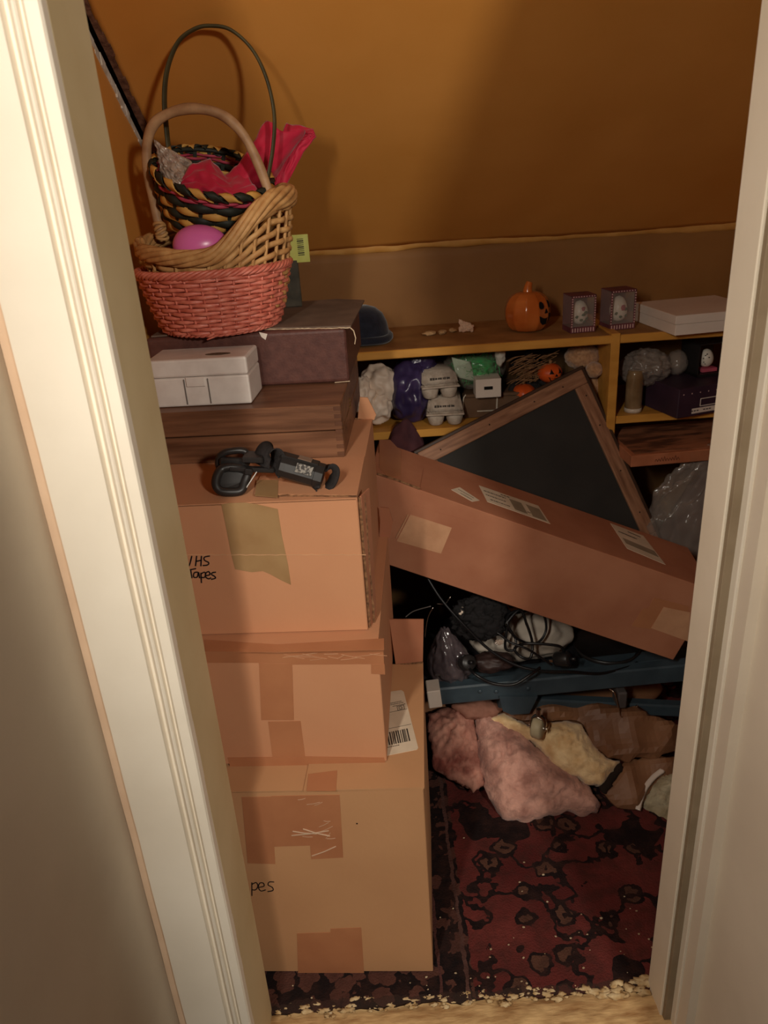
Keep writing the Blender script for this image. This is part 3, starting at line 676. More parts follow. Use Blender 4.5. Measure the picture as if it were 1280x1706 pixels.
# black strap tool lying on the top box
zz = H1 + .0042
t = thing('strap_clamp', 'black plastic strap tool with two loops lying on the top box', 'tool', atZ(455, 815, zz), (0, 0, 0))
def az(x, y, h=0.0): return atZ(x, y, zz + h)
def loop(name, pts, r, flat=None, closed=True, m=BLACKP):
    bm = B(); tube(bm, spline(pts, 8, closed), r, 8, closed, flat=flat); return obj(name, bm, m, t, True, world=True)
Yt = az(385, 822).y
loop('front_loop', [atY(x, y, Yt + d) for x, y, d in ((371, 781, .02), (362, 793, .01), (360, 808, .0), (368, 818, -.004), (386, 820, -.004), (402, 817, 0), (408, 803, .01), (412, 786, .02), (392, 779, .022))], .0078)
bm = B(); P = [atY(x, y, Yt + d) for x, y, d in ((374, 783, .022), (365, 795, .014), (364, 808, .006), (372, 815, .002), (398, 815, .002), (404, 803, .012), (408, 787, .022))]
n_ = (P[2] - P[0]).cross(P[5] - P[0]); plate(bm, P, n_, -.001, .001); obj('loop_web', bm, BLACKP, t, world=True)
loop('rear_loop', [atY(x, y, Yt + .045) for x, y in ((366, 779), (364, 766), (370, 757), (384, 752), (408, 752), (412, 770), (395, 781), (378, 782))], .0060)
bm = B(); bar(bm, atY(366, 770, Yt + .035), atY(412, 772, Yt + .035), .012, .018, .003); obj('loop_body', bm, BLACKP, t, world=True)
bm = B(); bar(bm, atY(406, 761, Yt + .03), atY(441, 762, Yt + .028), .036, .010, .002); obj('clamp_plate', bm, BLACKP, t, world=True)
bm = B(); bar(bm, atY(382, 780, Yt + .02), atY(458, 783, Yt + .02), .014, .008, .002); obj('slide_bar', bm, BLACKP, t, world=True)
bm = B(); bar(bm, atY(408, 784, Yt + .015), atY(422, 785, Yt + .015), .016, .011, .002); obj('slide_block', bm, BLACKP, t, world=True)
bm = B(); tube(bm, [atY(428, 786, Yt + .012), atY(409, 815, Yt + .0)], .0012, 5); obj('wire', bm, mat('grey_wire', (150, 140, 130), rough=.3), t, world=True)
def strap(name, pts, wd, th, wax):
    P = spline(pts, 6); wax = Vector(wax).normalized()
    def upf(i):
        tt = P[min(i + 1, len(P) - 1)] - P[max(i - 1, 0)]; return tt.cross(wax)
    bm = B(); tube(bm, P, 0, 6, flat=(wd, th), up=upf); return obj(name, bm, BLACKF, t, True, world=True)
strap('curled_strap', [atY(x, y, Yt + .025) for x, y in ((436, 776), (438, 760), (446, 749), (457, 749), (464, 760), (464, 774), (456, 784))], .034, .003, (.75, -.66, -.12))
a_, b_ = atY(468, 775, Yt + .022), atY(546, 797, Yt + .012); ax = (b_ - a_).normalized()
Mx = ax.to_track_quat('Z', 'Y').to_matrix().to_4x4(); Mx.translation = a_; Lb = (b_ - a_).length
bm = B(); lathe(bm, [(.014, .0), (.0205, .001), (.0212, .01), (.0215, Lb * .72), (.0228, Lb * .73), (.0228, Lb * .90), (.018, Lb * .91)], 10, Mx); obj('barrel', bm, BLACKP, t, world=True)
bm = B(); bar(bm, a_.lerp(b_, .05) + UZ * .0205, a_.lerp(b_, .85) + UZ * .0215, .020, .006, .0015); obj('barrel_rib', bm, BLACKP, t, world=True)
bm = B(); bar(bm, a_.lerp(b_, .42) + UZ * .0250, a_.lerp(b_, .70) + UZ * .0252, .016, .0012, .0); obj('tan_sticker', bm, mat('tan_sticker', (132, 108, 92), rough=.4), t, world=True, label='tan sticker')
side = UZ.cross(ax).normalized()
nn = (-side * .75 + UZ * .6).normalized()
bm = B(); q = a_.lerp(b_, .56) + (-side * .8 + UZ * .55)  .normalized() * .0216; w_ = ax.cross(nn).normalized()
plate(bm, [q - ax * .014 - w_ * .008, q + ax * .014 - w_ * .008, q + ax * .014 + w_ * .008, q - ax * .014 + w_ * .008], nn, 0, .001); obj('silver_sticker', bm, mat('silver_sticker', (142, 136, 128), (60, 56, 54), rough=.4, scale=260, contrast=(.45, .55)), t, world=True, label='worn silver sticker')
strap('end_strap', [atY(x, y, Yt + d) for x, y, d in ((540, 781, .03), (552, 779, .028), (558, 787, .02), (554, 802, .01), (544, 814, 0), (527, 818, -.004), (526, 810, .0))], .024, .0045, (.5, -.8, .1))
bm = B(); box(bm, atY(533, 795, Yt + .004), (.006, .006, .005), bevel=.001); obj('rivet', bm, CHROME, t, world=True)

# ================================================================== BASKETS
def ring_pts(c, rx, ry, z, n, f=None): return [Vector((c[0] + rx * math.cos(2 * math.pi * i / n), c[1] + ry * math.sin(2 * math.pi * i / n), z)) for i in range(n)]
# red wicker basket
RC = Vector((-.305, 1.612, HB + .0035)); RH = .118; RT, RB = .148, .112
def red_r(h): k = h / RH; return RB + (RT - RB) * (k ** .75)
t = thing('wicker_basket', 'round coral red wicker basket on the brown box, lowest of three nested', 'basket', RC, (0, 0, .3))
NS, ROWS = 30, 14
bm = B()
for j in range(ROWS):
    h = .008 + j * (RH - .018) / (ROWS - 1); pts = []
    for i in range(NS * 4):
        a = 2 * math.pi * i / (NS * 4); r = red_r(h) + .0042 * math.cos(NS / 2 * a + math.pi * j) + .0006 * nz(a * 6, j * 3.3)
        pts.append((r * math.cos(a), r * math.sin(a), h + .0012 * nz(a * 5, j * 7.7, 2)))
    tube(bm, pts, .0045, 5, True)
obj('woven_side', bm, WICR, t, True, kind='stuff')
bm = B()
for i in range(NS):
    a = 2 * math.pi * (i + .0) / NS
    tube(bm, [(red_r(h) * math.cos(a), red_r(h) * math.sin(a), h) for h in (0.002, .03, .06, .09, RH)], .0024, 5)
obj('stakes', bm, WICR, t, True, kind='stuff')
def braid(bm, ringf, strands, r, R_, twists, n=240):
    for s in range(strands):
        pts = []
        for i in range(n):
            a = 2 * math.pi * i / n; ph = twists * a + 2 * math.pi * s / strands
            c, out = ringf(a); pts.append(c + out * (R_ * math.cos(ph)) + Vector((0, 0, R_ * math.sin(ph))))
        tube(bm, pts, r, 5, True)
bm = B(); braid(bm, lambda a: (Vector(((RT + .001) * math.cos(a), (RT + .001) * math.sin(a), RH)), Vector((math.cos(a), math.sin(a), 0))), 5, .0034, .0052, 14); obj('braided_rim', bm, WICR, t, True)
bm = B(); braid(bm, lambda a: (Vector(((RB + .001) * math.cos(a), (RB + .001) * math.sin(a), .004)), Vector((math.cos(a), math.sin(a), 0))), 3, .0028, .003, 20); obj('base_rim', bm, WICR, t, True)
bm = B(); lathe(bm, [(.0005, .002), (RB, .002), (RB, .007), (.0005, .007)], 44); obj('base', bm, WICR, t)
bm = B(); tube(bm, spline([onp(x, y, RC + Vector((0, -.113, 0)), (0, -1, 0)) for x, y in ((345, 566), (362, 560), (385, 556), (408, 552))], 4), .0018, 5); obj('loose_end', bm, WICR, t, True, world=True)

# natural wicker basket nested in it
NC = Vector((-.289, 1.612, RC.z + .030)); 
def sst(e0, e1, x): x = max(0, min(1, (x - e0) / (e1 - e0))); return x * x * (3 - 2 * x)
def nat_top(a):            # rim height over the basket foot; swells towards the right hand end
    x, y = math.cos(a), math.sin(a)
    return .118 + .092 * sst(-.05, .95, x) + .022 * sst(.2, 1, -x) * (1 if y > -.3 else .5) + .010 * sst(0, 1, y)
NRX, NRY = .150, .132
def nat_p(a, k):
    s = .70 + .30 * (k ** .6); h = nat_top(a) * k
    return Vector((NRX * s * math.cos(a), NRY * s * math.sin(a), h))
t = thing('wicker_basket', 'natural tan wicker basket with thick arched handle nested in the red one', 'basket', NC, (0, 0, 0))
bm = B(); NS2 = 28
for j in range(10):
    pts = []
    for i in range(NS2 * 4):
        a = 2 * math.pi * i / (NS2 * 4); k = .06 + j * .84 / 9; p = nat_p(a, k); o = Vector((math.cos(a), math.sin(a), 0))
        pts.append(p + o * (.0046 * math.cos(NS2 / 2 * a + math.pi * j)) + Vector((0, 0, .0015 * nz(a * 4, j * 3))))
    tube(bm, pts, 0, 6, True, flat=(.0088, .0050), up=lambda i: (math.cos(2 * math.pi * i / (NS2 * 4)), math.sin(2 * math.pi * i / (NS2 * 4)), 0))
obj('woven_side', bm, WICN, t, True, kind='stuff')
bm = B()
for i in range(NS2):
    a = 2 * math.pi * i / NS2; tube(bm, [nat_p(a + .25 * k, k) for k in (.02, .2, .4, .6, .8, 1)], .0036, 5)
obj('stakes', bm, WICN, t, True, kind='stuff')
for s in range(7):
    bm = B(); pts = []
    for i in range(160):
        a = 2 * math.pi * i / 160; ph = 2 * math.pi * s / 7 + 3 * a; o = Vector((math.cos(a), math.sin(a), 0)); p = nat_p(a, 1)
        thick = .011 + .004 * sst(.0, 1, math.cos(a))
        pts.append(p + o * (.008 * math.cos(ph)) + Vector((0, 0, thick * math.sin(ph) - .002)) + o * .0015 * nz(a * 5, s))
    tube(bm, pts, .0060, 6, True); obj('rim_strand', bm, WICN, t, True)
bm = B(); lathe(bm, [(.0005, .0), (NRX * .7, .0), (NRX * .7, .006), (.0005, .006)], 30, Matrix.Scale(.88, 4, (0, 1, 0))); obj('base', bm, WICN, t)
hp = [atY(x, y, Y) for x, y, Y in ((270, 392, 1.63), (258, 345, 1.63), (247, 290, 1.62), (245, 240, 1.615), (258, 205, 1.61), (290, 186, 1.605), (330, 181, 1.60), (372, 193, 1.60), (405, 224, 1.60), (430, 272, 1.60), (448, 320, 1.60), (458, 352, 1.60))]
bm = B(); tube(bm, spline(hp, 8), .0094, 10, taper=lambda k: 1 + .06 * math.sin(k * 40)); obj('handle', bm, HANDN, t, True, world=True)
for p, d in ((hp[9], 1), (hp[0], .9)):
    pass
for (p, q) in ((hp[-1], hp[-2]), (hp[0], hp[1])):
    bm = B(); ax_ = (q - p).normalized()
    for k in range(5):
        c = p + ax_ * (-.004 + .006 * k); s1 = ax_.orthogonal().normalized(); s2 = ax_.cross(s1)
        tube(bm, [c + (s1 * math.cos(u) + s2 * math.sin(u)) * .0105 + ax_ * .004 * math.sin(u + k) for u in [2 * math.pi * i / 14 for i in range(14)]], .0032, 5, True)
    obj('handle_binding', bm, WICN, t, True, world=True)

# striped basket, tipped towards the viewer inside the natural one
SC = Vector((-.2850, 1.632, 1.518)); SROT = (R(20), R(15), R(0))
SMW = Matrix.Translation(SC) @ Euler(SROT).to_matrix().to_4x4()
t = thing('striped_basket', 'small dark green and yellow striped splint basket with thin tall hoop handle', 'basket', SC, SROT)
SR, SD, SBT = .112, .105, .080
def sr(h): k = 1 + h / SD; return SBT + (SR - SBT) * max(0, k) ** .6
bands = [(-.0125, .0055, SPLP), (-.019, .0055, SPLP), (-.029, .013, SPLG), (-.042, .012, SPLY), (-.055, .013, SPLG), (-.068, .012, SPLY), (-.081, .013, SPLG), (-.094, .012, SPLY)]
for j, (h, wd, m_) in enumerate(bands):
    bm = B(); NB = 24; pts = []
    for i in range(NB * 4):
        a = 2 * math.pi * i / (NB * 4); r = sr(h) + .0034 * math.cos(NB / 2 * a + math.pi * j); pts.append((r * math.cos(a), r * math.sin(a), h + .002 * nz(a * 3, j)))
    tube(bm, pts, 0, 6, True, flat=(wd * 1.02, .0022), up=lambda i: (math.cos(2 * math.pi * i / (NB * 4)), math.sin(2 * math.pi * i / (NB * 4)), .25))
    obj('splint_band', bm, m_, t, True, label={SPLP: 'pink splint band', SPLG: 'dark green splint band', SPLY: 'yellow splint band'}[m_])
bm = B()
for i in range(24):
    a = 2 * math.pi * i / 24; tube(bm, [(sr(h) * math.cos(a), sr(h) * math.sin(a), h) for h in (-SD, -.08, -.05, -.02, 0)], 0, 4, flat=(.008, .0014), up=(math.cos(a), math.sin(a), 0))
obj('ribs', bm, SPLG, t, kind='stuff')
bm = B(); lathe(bm, [(.0005, -SD), (SBT, -SD), (SBT, -SD + .004), (.0005, -SD + .004)], 24); obj('base', bm, SPLG, t)
for q, m_ in ((0, SPLG), (1, SPLY)):
    NWR = 26
    for i in range(NWR):
        if i % 2 != q: continue
        bm = B(); a0 = 2 * math.pi * i / NWR; pts = []
        for k in range(9):
            u = k / 8; a = a0 + (u * 1.55 - .25) * 2 * math.pi / NWR; ph = R(120) - u * R(240)
            pts.append(Vector(((SR + .0052 * math.cos(ph)) * math.cos(a), (SR + .0052 * math.cos(ph)) * math.sin(a), -.002 + .0072 * math.sin(ph))))
        tube(bm, pts, 0, 5, flat=(.0125, .0015), up=lambda k, a0=a0: Vector((math.cos(a0), math.sin(a0), 0)) * math.cos(R(120) - k / 8 * R(240)) + Vector((0, 0, 1)) * math.sin(R(120) - k / 8 * R(240)))
        obj('rim_wrap', bm, m_, t, True, label=('dark green' if q == 0 else 'yellow') + ' rim wrapping')
bm = B(); tube(bm, [((SR - .001) * math.cos(2 * math.pi * i / 60), (SR - .001) * math.sin(2 * math.pi * i / 60), -.002) for i in range(60)], .0042, 8, True); obj('rim_core', bm, SPLG, t, True)
hp = [atY(x, y, Y) for x, y, Y in ((284, 270, 1.69), (278, 220, 1.685), (274, 165, 1.675), (279, 115, 1.665), (297, 70, 1.655), (325, 48, 1.65), (352, 43, 1.65), (385, 50, 1.65), (420, 82, 1.65), (444, 130, 1.645), (457, 190, 1.64), (455, 245, 1.625), (446, 300, 1.61), (443, 325, 1.605))]
bm = B(); tube(bm, spline(hp, 8), 0, 8, flat=(.0120, .0050), up=lambda i: Vector((0, -1, .1)).cross(Vector((0, 0, 1))) if False else (hp[min(i // 8, len(hp) - 1)] - Vector((-.28, 1.65, 1.58))))
obj('hoop_handle', bm, OLIVE, t, True, world=True)

# egg, tissue, bubble wrap
bm = B(); lathe(bm, [(max(.0005, .0385 * math.sqrt(max(0, 1 - (z / .052) ** 2)) * (1 - .12 * z / .052)), z) for z in [-.052 + .104 * i / 24 for i in range(25)]], 36)
e = obj('toy_egg', bm, EGGP, None, True); e.location = atY(334, 410, 1.530); e.rotation_euler = (R(10), R(84), R(8)); tag(e, 'shiny pink plastic egg lying in the natural wicker basket', 'egg')
# rolled tissue
ta, tb = atY(392, 326, 1.665), atY(468, 236, 1.725); ax = (tb - ta).normalized(); s1 = ax.cross(Vector((0, 1, 0))).normalized(); s2 = ax.cross(s1)
def f_t(u, v):
    r = .034 + .006 * v + .004 * nz(u * 9, v * 3, 1) + .003 * nz(u * 20, v * 6, 5); a = u * 2 * math.pi * 1.12 + .6
    L = (tb - ta).length; end = 1.0 + (.10 * nz(u * 7, 2, 2) + (.30 * max(0, math.cos(a - 2.6)) ** 6))
    r *= 1.0 - .18 * u if True else 1
    return ta + ax * (L * v * end) + (s1 * math.cos(a) + s2 * math.sin(a)) * r + s1 * .010 * v * v
bm = B(); sheet(bm, f_t, 90, 36, .0012)
t = thing('tissue_paper', 'crumpled red tissue paper roll sticking up out of the striped basket', 'paper', ta)
obj('roll', bm, TISS, t, True, world=True)
bm = B()
def f_k(u, v):
    L_ = [atY(440, 330, 1.705), atY(458, 250, 1.74), atY(478, 205, 1.775), atY(522, 214, 1.765)]
    R_ = [atY(462, 332, 1.715), atY(482, 300, 1.73), atY(505, 255, 1.745), atY(527, 228, 1.755)]
    k = v * 3; i = min(2, int(k)); f = k - i
    p = L_[i].lerp(L_[i + 1], f).lerp(R_[i].lerp(R_[i + 1], f), u)
    return p + Vector((0, -.010 * math.sin(u * math.pi) + .008 * nz(u * 4, v * 5, 3) + .006 * nz(u * 12, v * 7, 3), .004 * nz(u * 9, v * 9)))
sheet(bm, f_k, 26, 30, .0012); obj('loose_corner', bm, TISS, t, True, world=True)
bm = B()
def f_l(u, v):
    q = [[atY(300, 300, 1.60), atY(322, 272, 1.61), atY(350, 264, 1.615), atY(375, 292, 1.64), atY(396, 275, 1.67)],
         [atY(305, 318, 1.58), atY(335, 332, 1.57), atY(365, 334, 1.57), atY(400, 332, 1.58), atY(440, 328, 1.62)]]
    k = u * 4; i = min(3, int(k)); f = k - i
    p = q[0][i].lerp(q[0][i + 1], f).lerp(q[1][i].lerp(q[1][i + 1], f), v)
    return p + Vector((.003 * nz(u * 9, v * 9, 1), -.020 * math.sin(v * math.pi) * math.sin(u * math.pi) + .008 * nz(u * 6, v * 5, 7), .004 * nz(u * 8, v * 8, 9)))
sheet(bm, f_l, 40, 24, .0012); obj('crumpled_fold', bm, TISS, t, True, world=True)
bm = B()
def f_bw(u, v):
    a_ = atY(256, 232, 1.62).lerp(atY(318, 268, 1.64), u); b_ = atY(272, 300, 1.60).lerp(atY(318, 318, 1.60), u)
    p = a_.lerp(b_, v); c_ = max(0, math.sin(u * 30) * math.sin(v * 26))
    return p + Vector((.004 * nz(u * 6, v * 6), -.014 * math.sin(u * math.pi) - .004 * c_ + .005 * nz(u * 7, v * 7, 4), .004 * nz(u * 5, v * 5, 8)))
sheet(bm, f_bw, 50, 50, .0015)
tag(obj('bubble_wrap', bm, BUBBLE, None, True), 'clear shiny bubble wrap tucked in the left of the striped basket', 'wrap')

# slim packet with tag standing behind the baskets
pY = 1.80
t = thing('hanging_packet', 'slim dark packet with yellow-green barcode tag standing behind the baskets', 'packet', atY(492, 500, pY))
b0 = atY(497, 500, pY); z0_ = HB + .003; ztop = atY(500, 432, pY).z
bm = B(); box(bm, (b0.x - .012, pY + .006, (z0_ + ztop) / 2), (.04, .010, ztop - z0_), bevel=.002); obj('packet', bm, mat('dark_packet', (84, 78, 66), (60, 56, 48), rough=.4, scale=30), t, world=True)
qa, qb = atY(492, 438, pY), atY(511, 390, pY)
bm = B(); box(bm, ((qa.x + qb.x) / 2 - .006, pY + .002, (qa.z + qb.z) / 2), (qb.x - qa.x + .016, .0016, qb.z - qa.z), bevel=.0004); tg = obj('barcode_tag', bm, YELTAG, t, world=True, label='pale yellow-green barcode tag')
bm = B()
for k in range(9):
    box(bm, ((qa.x + qb.x) / 2 + .000, pY + .0005, qa.z + .016 + k * .0042), (.014, .0016, (.0014, .0024, .001)[k % 3]))
obj('barcode', bm, PRINT, t, world=True)

# ================================================================== SHELF UNIT
SY0, SY1, SZ = 2.020, 2.345, 1.066
t = thing('shelf_unit', 'low yellow-painted built-in shelf unit along the back of the closet', 'shelf', (.33, SY0, .017))
bm = B(); box(bm, (.38, (SY0 + SY1) / 2, SZ - .011), (1.66, SY1 - SY0, .022), bevel=.002); obj('top_board', bm, SHELF, t, world=True)
bm = B(); box(bm, (.38, (SY0 + SY1) / 2 + .003, SZ + .0002), (1.655, SY1 - SY0 - .008, .0008)); obj('brown_top', bm, mat('brown_shelf', (160, 116, 66), (136, 94, 50), rough=.8, scale=12), t, world=True)  # thin sheet over the top board, browner than its front edge
PX = (atY(1024, 600, SY0).x)
SZ2 = atY(1075, 692, SY0).z
bm = B(); box(bm, (PX, SY0 + .155, (SZ + .005) / 2 + .012), (.024, .316, SZ - .018), bevel=.0015); obj('divider', bm, SHELF, t, world=True)
for x0, x1 in ((-.44, PX - .013), (PX + .013, 1.20)):
    bm = B(); box(bm, ((x0 + x1) / 2, (SY0 + SY1) / 2 + .004, SZ2 - .011), (x1 - x0, SY1 - SY0 - .008, .022), bevel=.0015); obj('shelf_board', bm, SHELF, t, world=True)
for x in (-.45, 1.205):
    bm = B(); box(bm, (x, (SY0 + SY1) / 2, .53), (.02, SY1 - SY0, 1.024), bevel=.0015); obj('side_board', bm, SHELF, t, world=True)
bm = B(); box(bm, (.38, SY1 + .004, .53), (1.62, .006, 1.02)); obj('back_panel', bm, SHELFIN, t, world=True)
ZT, ZL = SZ + .0010, SZ2 + .0008

# ---- on top of the shelf
p = atZ(606, 577, ZT); s = .066
t = thing('knit_cap', 'dark navy rounded cap lying at the left end of the shelf top', 'hat', p + Vector((0, .06, 0)))
bm = B(); lathe(bm, [(.0005, .100), (.018, .099), (.038, .092), (.056, .076), (.066, .054), (.071, .030), (.073, .012), (.074, .004), (.0005, .004)], 40, rfun=lambda a, z: 1 + .03 * math.sin(3 * a + z * 20)); obj('crown', bm, NAVY, t, True)
bm = B(); tube(bm, [(.073 * math.cos(u), .073 * math.sin(u), .013 + .002 * math.sin(3 * u)) for u in [2 * math.pi * i / 40 for i in range(40)]], .011, 8, True); obj('brim', bm, NAVY, t, True)
rr = random.Random(12)
names = ['wide flat flake of plaster left of the white lump on the shelf', 'flat flake of plaster second from the left on the shelf', 'curled flake of plaster third from the left on the shelf', 'small flake of plaster next to the white lump on the shelf']
for i, (x, y, rx) in enumerate(((716, 558, .020), (737, 556, .017), (755, 553, .015), (770, 551, .009))):
    p = atZ(x, y, ZT); bm = B(); blob(bm, (0, 0, .005), (rx, rx * .7, .006), .5, 1.6, 2, i + 3); o = obj('plaster_flake', bm, mat('tan_plaster', (196, 160, 116), (166, 128, 86), rough=.9, scale=50, bump=.3)); o.location = p; o.rotation_euler = (0, 0, i); tag(o, names[i], 'plaster', 'plaster flakes on the shelf')
p = atZ(777, 554, ZT); bm = B()
def f_scrap(u, v): return (-.020 + .040 * u + .006 * nz(u * 3, v * 3), .006 * nz(u * 5, v * 4, 2), .034 * v * (1 - .5 * u) + .004 * nz(u * 6, 3) + .003)
sheet(bm, f_scrap, 14, 12, .003); o = obj('paper_scrap', bm, mat('pinkish_paper', (222, 188, 162), (200, 164, 138), rough=.7)); o.location = p; o.rotation_euler = (R(-12), 0, R(-8)); tag(o, 'torn pale paper scrap standing upright on the shelf top', 'paper')
# glazed pumpkin
p = atZ(885, 556, ZT); pr = .063
t = thing('ceramic_pumpkin', 'glazed orange ceramic jack-o-lantern with curled stem on the shelf top', 'pumpkin', p + Vector((0, .055, .001)), (0, 0, R(44)))
prof = [(.0006, .0), (.034, .0), (.048, .008), (.0585, .026), (.062, .048), (.059, .070), (.050, .088), (.034, .100), (.016, .104), (.0006, .103)]
PR = spline([(a, b, 0) for a, b in prof], 4)
def rib(a, z): return 1 - .055 * abs(math.cos(5.5 * a)) ** .6 * (.3 if z > .1 else 1) + .03
bm = B(); lathe(bm, [(max(.0005, q.x), q.y) for q in PR], 88, rfun=rib); obj('pumpkin_body', bm, PUMP, t, True)
bm = B(); tube(bm, spline([(0, 0, .098), (.001, 0, .110), (.003, -.001, .120), (.006, -.002, .128)], 6), .0115, 10, taper=lambda k: 1.25 - .5 * k); obj('stem', bm, PUMP, t, True)
def on_pump(az_, z):
    r = .0 
    for a_, b_ in zip(PR, PR[1:]):
        if (a_.y - z) * (b_.y - z) <= 0 and abs(b_.y - a_.y) > 1e-6: r = max(r, a_.x + (b_.x - a_.x) * (z - a_.y) / (b_.y - a_.y))
    return Vector(((r * 1.012 + .001) * math.cos(az_), (r * 1.012 + .001) * math.sin(az_), z))
def face_piece(name, poly, m=HOLE):
    bm = B(); F_ = -math.pi / 2
    for lay in (0, 1):
        pass
    n = len(poly); cx = sum(q[0] for q in poly) / n; cz = sum(q[1] for q in poly) / n
    c_ = bm.verts.new(on_pump(F_ + cx / .06, cz)); vs = []
    for k in range(n):
        a_, b_ = poly[k], poly[(k + 1) % n]
        for f in (0, .33, .66): vs.append(bm.verts.new(on_pump(F_ + (a_[0] + (b_[0] - a_[0]) * f) / .06, a_[1] + (b_[1] - a_[1]) * f)))
    inn = [bm.verts.new(v.co * 1.0 - Vector((v.co.x, v.co.y, 0)).normalized() * .004) for v in vs]
    for k in range(len(vs)):
        bm.faces.new((c_, vs[k], vs[(k + 1) % len(vs)])); bm.faces.new((vs[k], inn[k], inn[(k + 1) % len(vs)], vs[(k + 1) % len(vs)]))
    return obj(name, bm, m, t)
for q in (-1, 1): face_piece('eye', [(q * .017 + .009 * math.cos(u), .070 + .011 * math.sin(u) * (1.1 if math.sin(u) > 0 else .7)) for u in [2 * math.pi * i / 10 for i in range(10)]])
face_piece('nose', [(-.006, .050), (.006, .050), (0, .062)])
face_piece('mouth', [(-.026, .046), (-.012, .038), (0, .036), (.012, .038), (.026, .046), (.020, .028), (.008, .019), (-.008, .019), (-.020, .028)])

# boxed painted eggs
def boxed_egg(px, py, w_, h_, d_, rz, label, flower):
    p = atZ(px, py, ZT)
    M_ = Matrix.Rotation(rz, 4, 'Z'); ctr = p + (M_ @ Vector((w_ / 2, d_ / 2, 0)))
    t = thing('egg_gift_box', label, 'gift box', ctr, (0, 0, rz), 'boxed painted eggs on the shelf top')
    bm = B(); box(bm, (0, 0, .0075), (w_, d_, .015), bevel=.0006); obj('base_tray', bm, MAUVE, t)
    bm = B(); box(bm, (0, d_ / 2 - .0006, h_ / 2), (w_, .0012, h_)); obj('back_panel', bm, MAUVE, t)
    bm = B(); box(bm, (0, 0, h_ - .0006), (w_, d_, .0012)); obj('top_panel', bm, MAUVE, t)
    bm = B()
    for q in (-1, 1): box(bm, (q * (w_ / 2 - .0025), -d_ / 2 + .0006, h_ / 2), (.005, .0014, h_)); 
    box(bm, (0, -d_ / 2 + .0006, h_ - .003), (w_, .0014, .006)); obj('window_frame', bm, MAUVE, t)
    bm = B()
    for k in range(12):
        for q in (-1, 1): box(bm, (q * (w_ / 2 - .0025), -d_ / 2 - .0003, .018 + k * (h_ - .02) / 12), (.0032, .0008, .0030))
    for k in range(9):
        box(bm, (-w_ / 2 + .005 + k * (w_ - .010) / 8, -d_ / 2 - .0003, h_ - .003), (.0026, .0008, .0026)); box(bm, (-w_ / 2 + .005 + k * (w_ - .010) / 8, -d_ / 2 - .0003, .0075), (.0026, .0008, .010))
    obj('dotted_border', bm, mat('pale_dots', (214, 178, 168), rough=.6), t, kind='stuff')
    bm = B(); box(bm, (0, -d_ / 2 + .0016, h_ / 2 + .006), (w_ - .006, .0006, h_ - .020)); obj('clear_window', bm, CLEAR, t)
    for q in (-1, 1):
        bm = B(); box(bm, (q * (w_ / 2 - .0004), 0, h_ / 2 + .006), (.0006, d_ - .003, h_ - .016)); obj('clear_side', bm, CLEAR, t)
    bm = B(); er, eh = w_ * .33, h_ * .33
    lathe(bm, [(max(.0005, er * math.sqrt(max(0, 1 - (k / 10) ** 2)) * (1 - .1 * k / 10)), eh * k / 10) for k in range(-10, 11)], 24, Matrix.Translation((0, -.004, .017 + eh))); e_ = obj('egg', bm, EGGW, t, True)
    bm = B(); rr = random.Random(len(label))
    for k in range(5 if flower else 9):
        a_ = rr.uniform(-2.4, -.7); zz_ = .017 + eh + eh * rr.uniform(-.75, .1); kk = math.sqrt(max(0, 1 - ((zz_ - .017 - eh) / eh) ** 2))
        blob(bm, (er * kk * math.cos(a_), er * kk * math.sin(a_) - .004, zz_), (.006, .003, .0045), .4, 2, 1, k)
    obj('painted_leaves', bm, LEAF, t, True, kind='stuff')
    bm = B()
    for k in range(7 if flower else 3):
        u = 2 * math.pi * k / 6; a_ = -1.45 + .14 * math.cos(u) * (k > 0); zz_ = .017 + eh * (1.15 if flower else 1.3) + .005 * math.sin(u) * (k > 0); kk = math.sqrt(max(0, 1 - ((zz_ - .017 - eh) / eh) ** 2))
        blob(bm, (er * kk * math.cos(a_), er * kk * math.sin(a_) - .004, zz_), (.0042, .002, .0036), .3, 2, 1, k + 20)
    obj('painted_rose', bm, ROSE, t, True, kind='stuff')
boxed_egg(951, 556, .068, .098, .066, R(6), 'clear fronted box with white painted egg nearest the ceramic pumpkin', False)
boxed_egg(1016, 551, .071, .104, .066, R(8), 'clear fronted box with rose painted egg nearest the white lidded box', True)
# white lidded box set at an angle
p = atZ(1124, 560, ZT)
qa = atZ(1061, 536, ZT) - p; rz = math.atan2(qa.y, qa.x) - math.pi / 2
L1, L2 = qa.length + .02, .24
M_ = Matrix.Rotation(rz, 4, 'Z'); ctr = p + M_ @ Vector((L2 / 2, L1 / 2, 0))
t = thing('lidded_box', 'flat white lidded gift box set at an angle on the shelf top', 'box', ctr, (0, 0, rz))
bm = B(); box(bm, (0, 0, .014), (L2 - .004, L1 - .004, .028), bevel=.001); obj('box_base', bm, WHCARD, t)
bm = B(); box(bm, (0, 0, .0285 + .011), (L2, L1, .022), bevel=.001); obj('box_lid', bm, WHCARD, t)

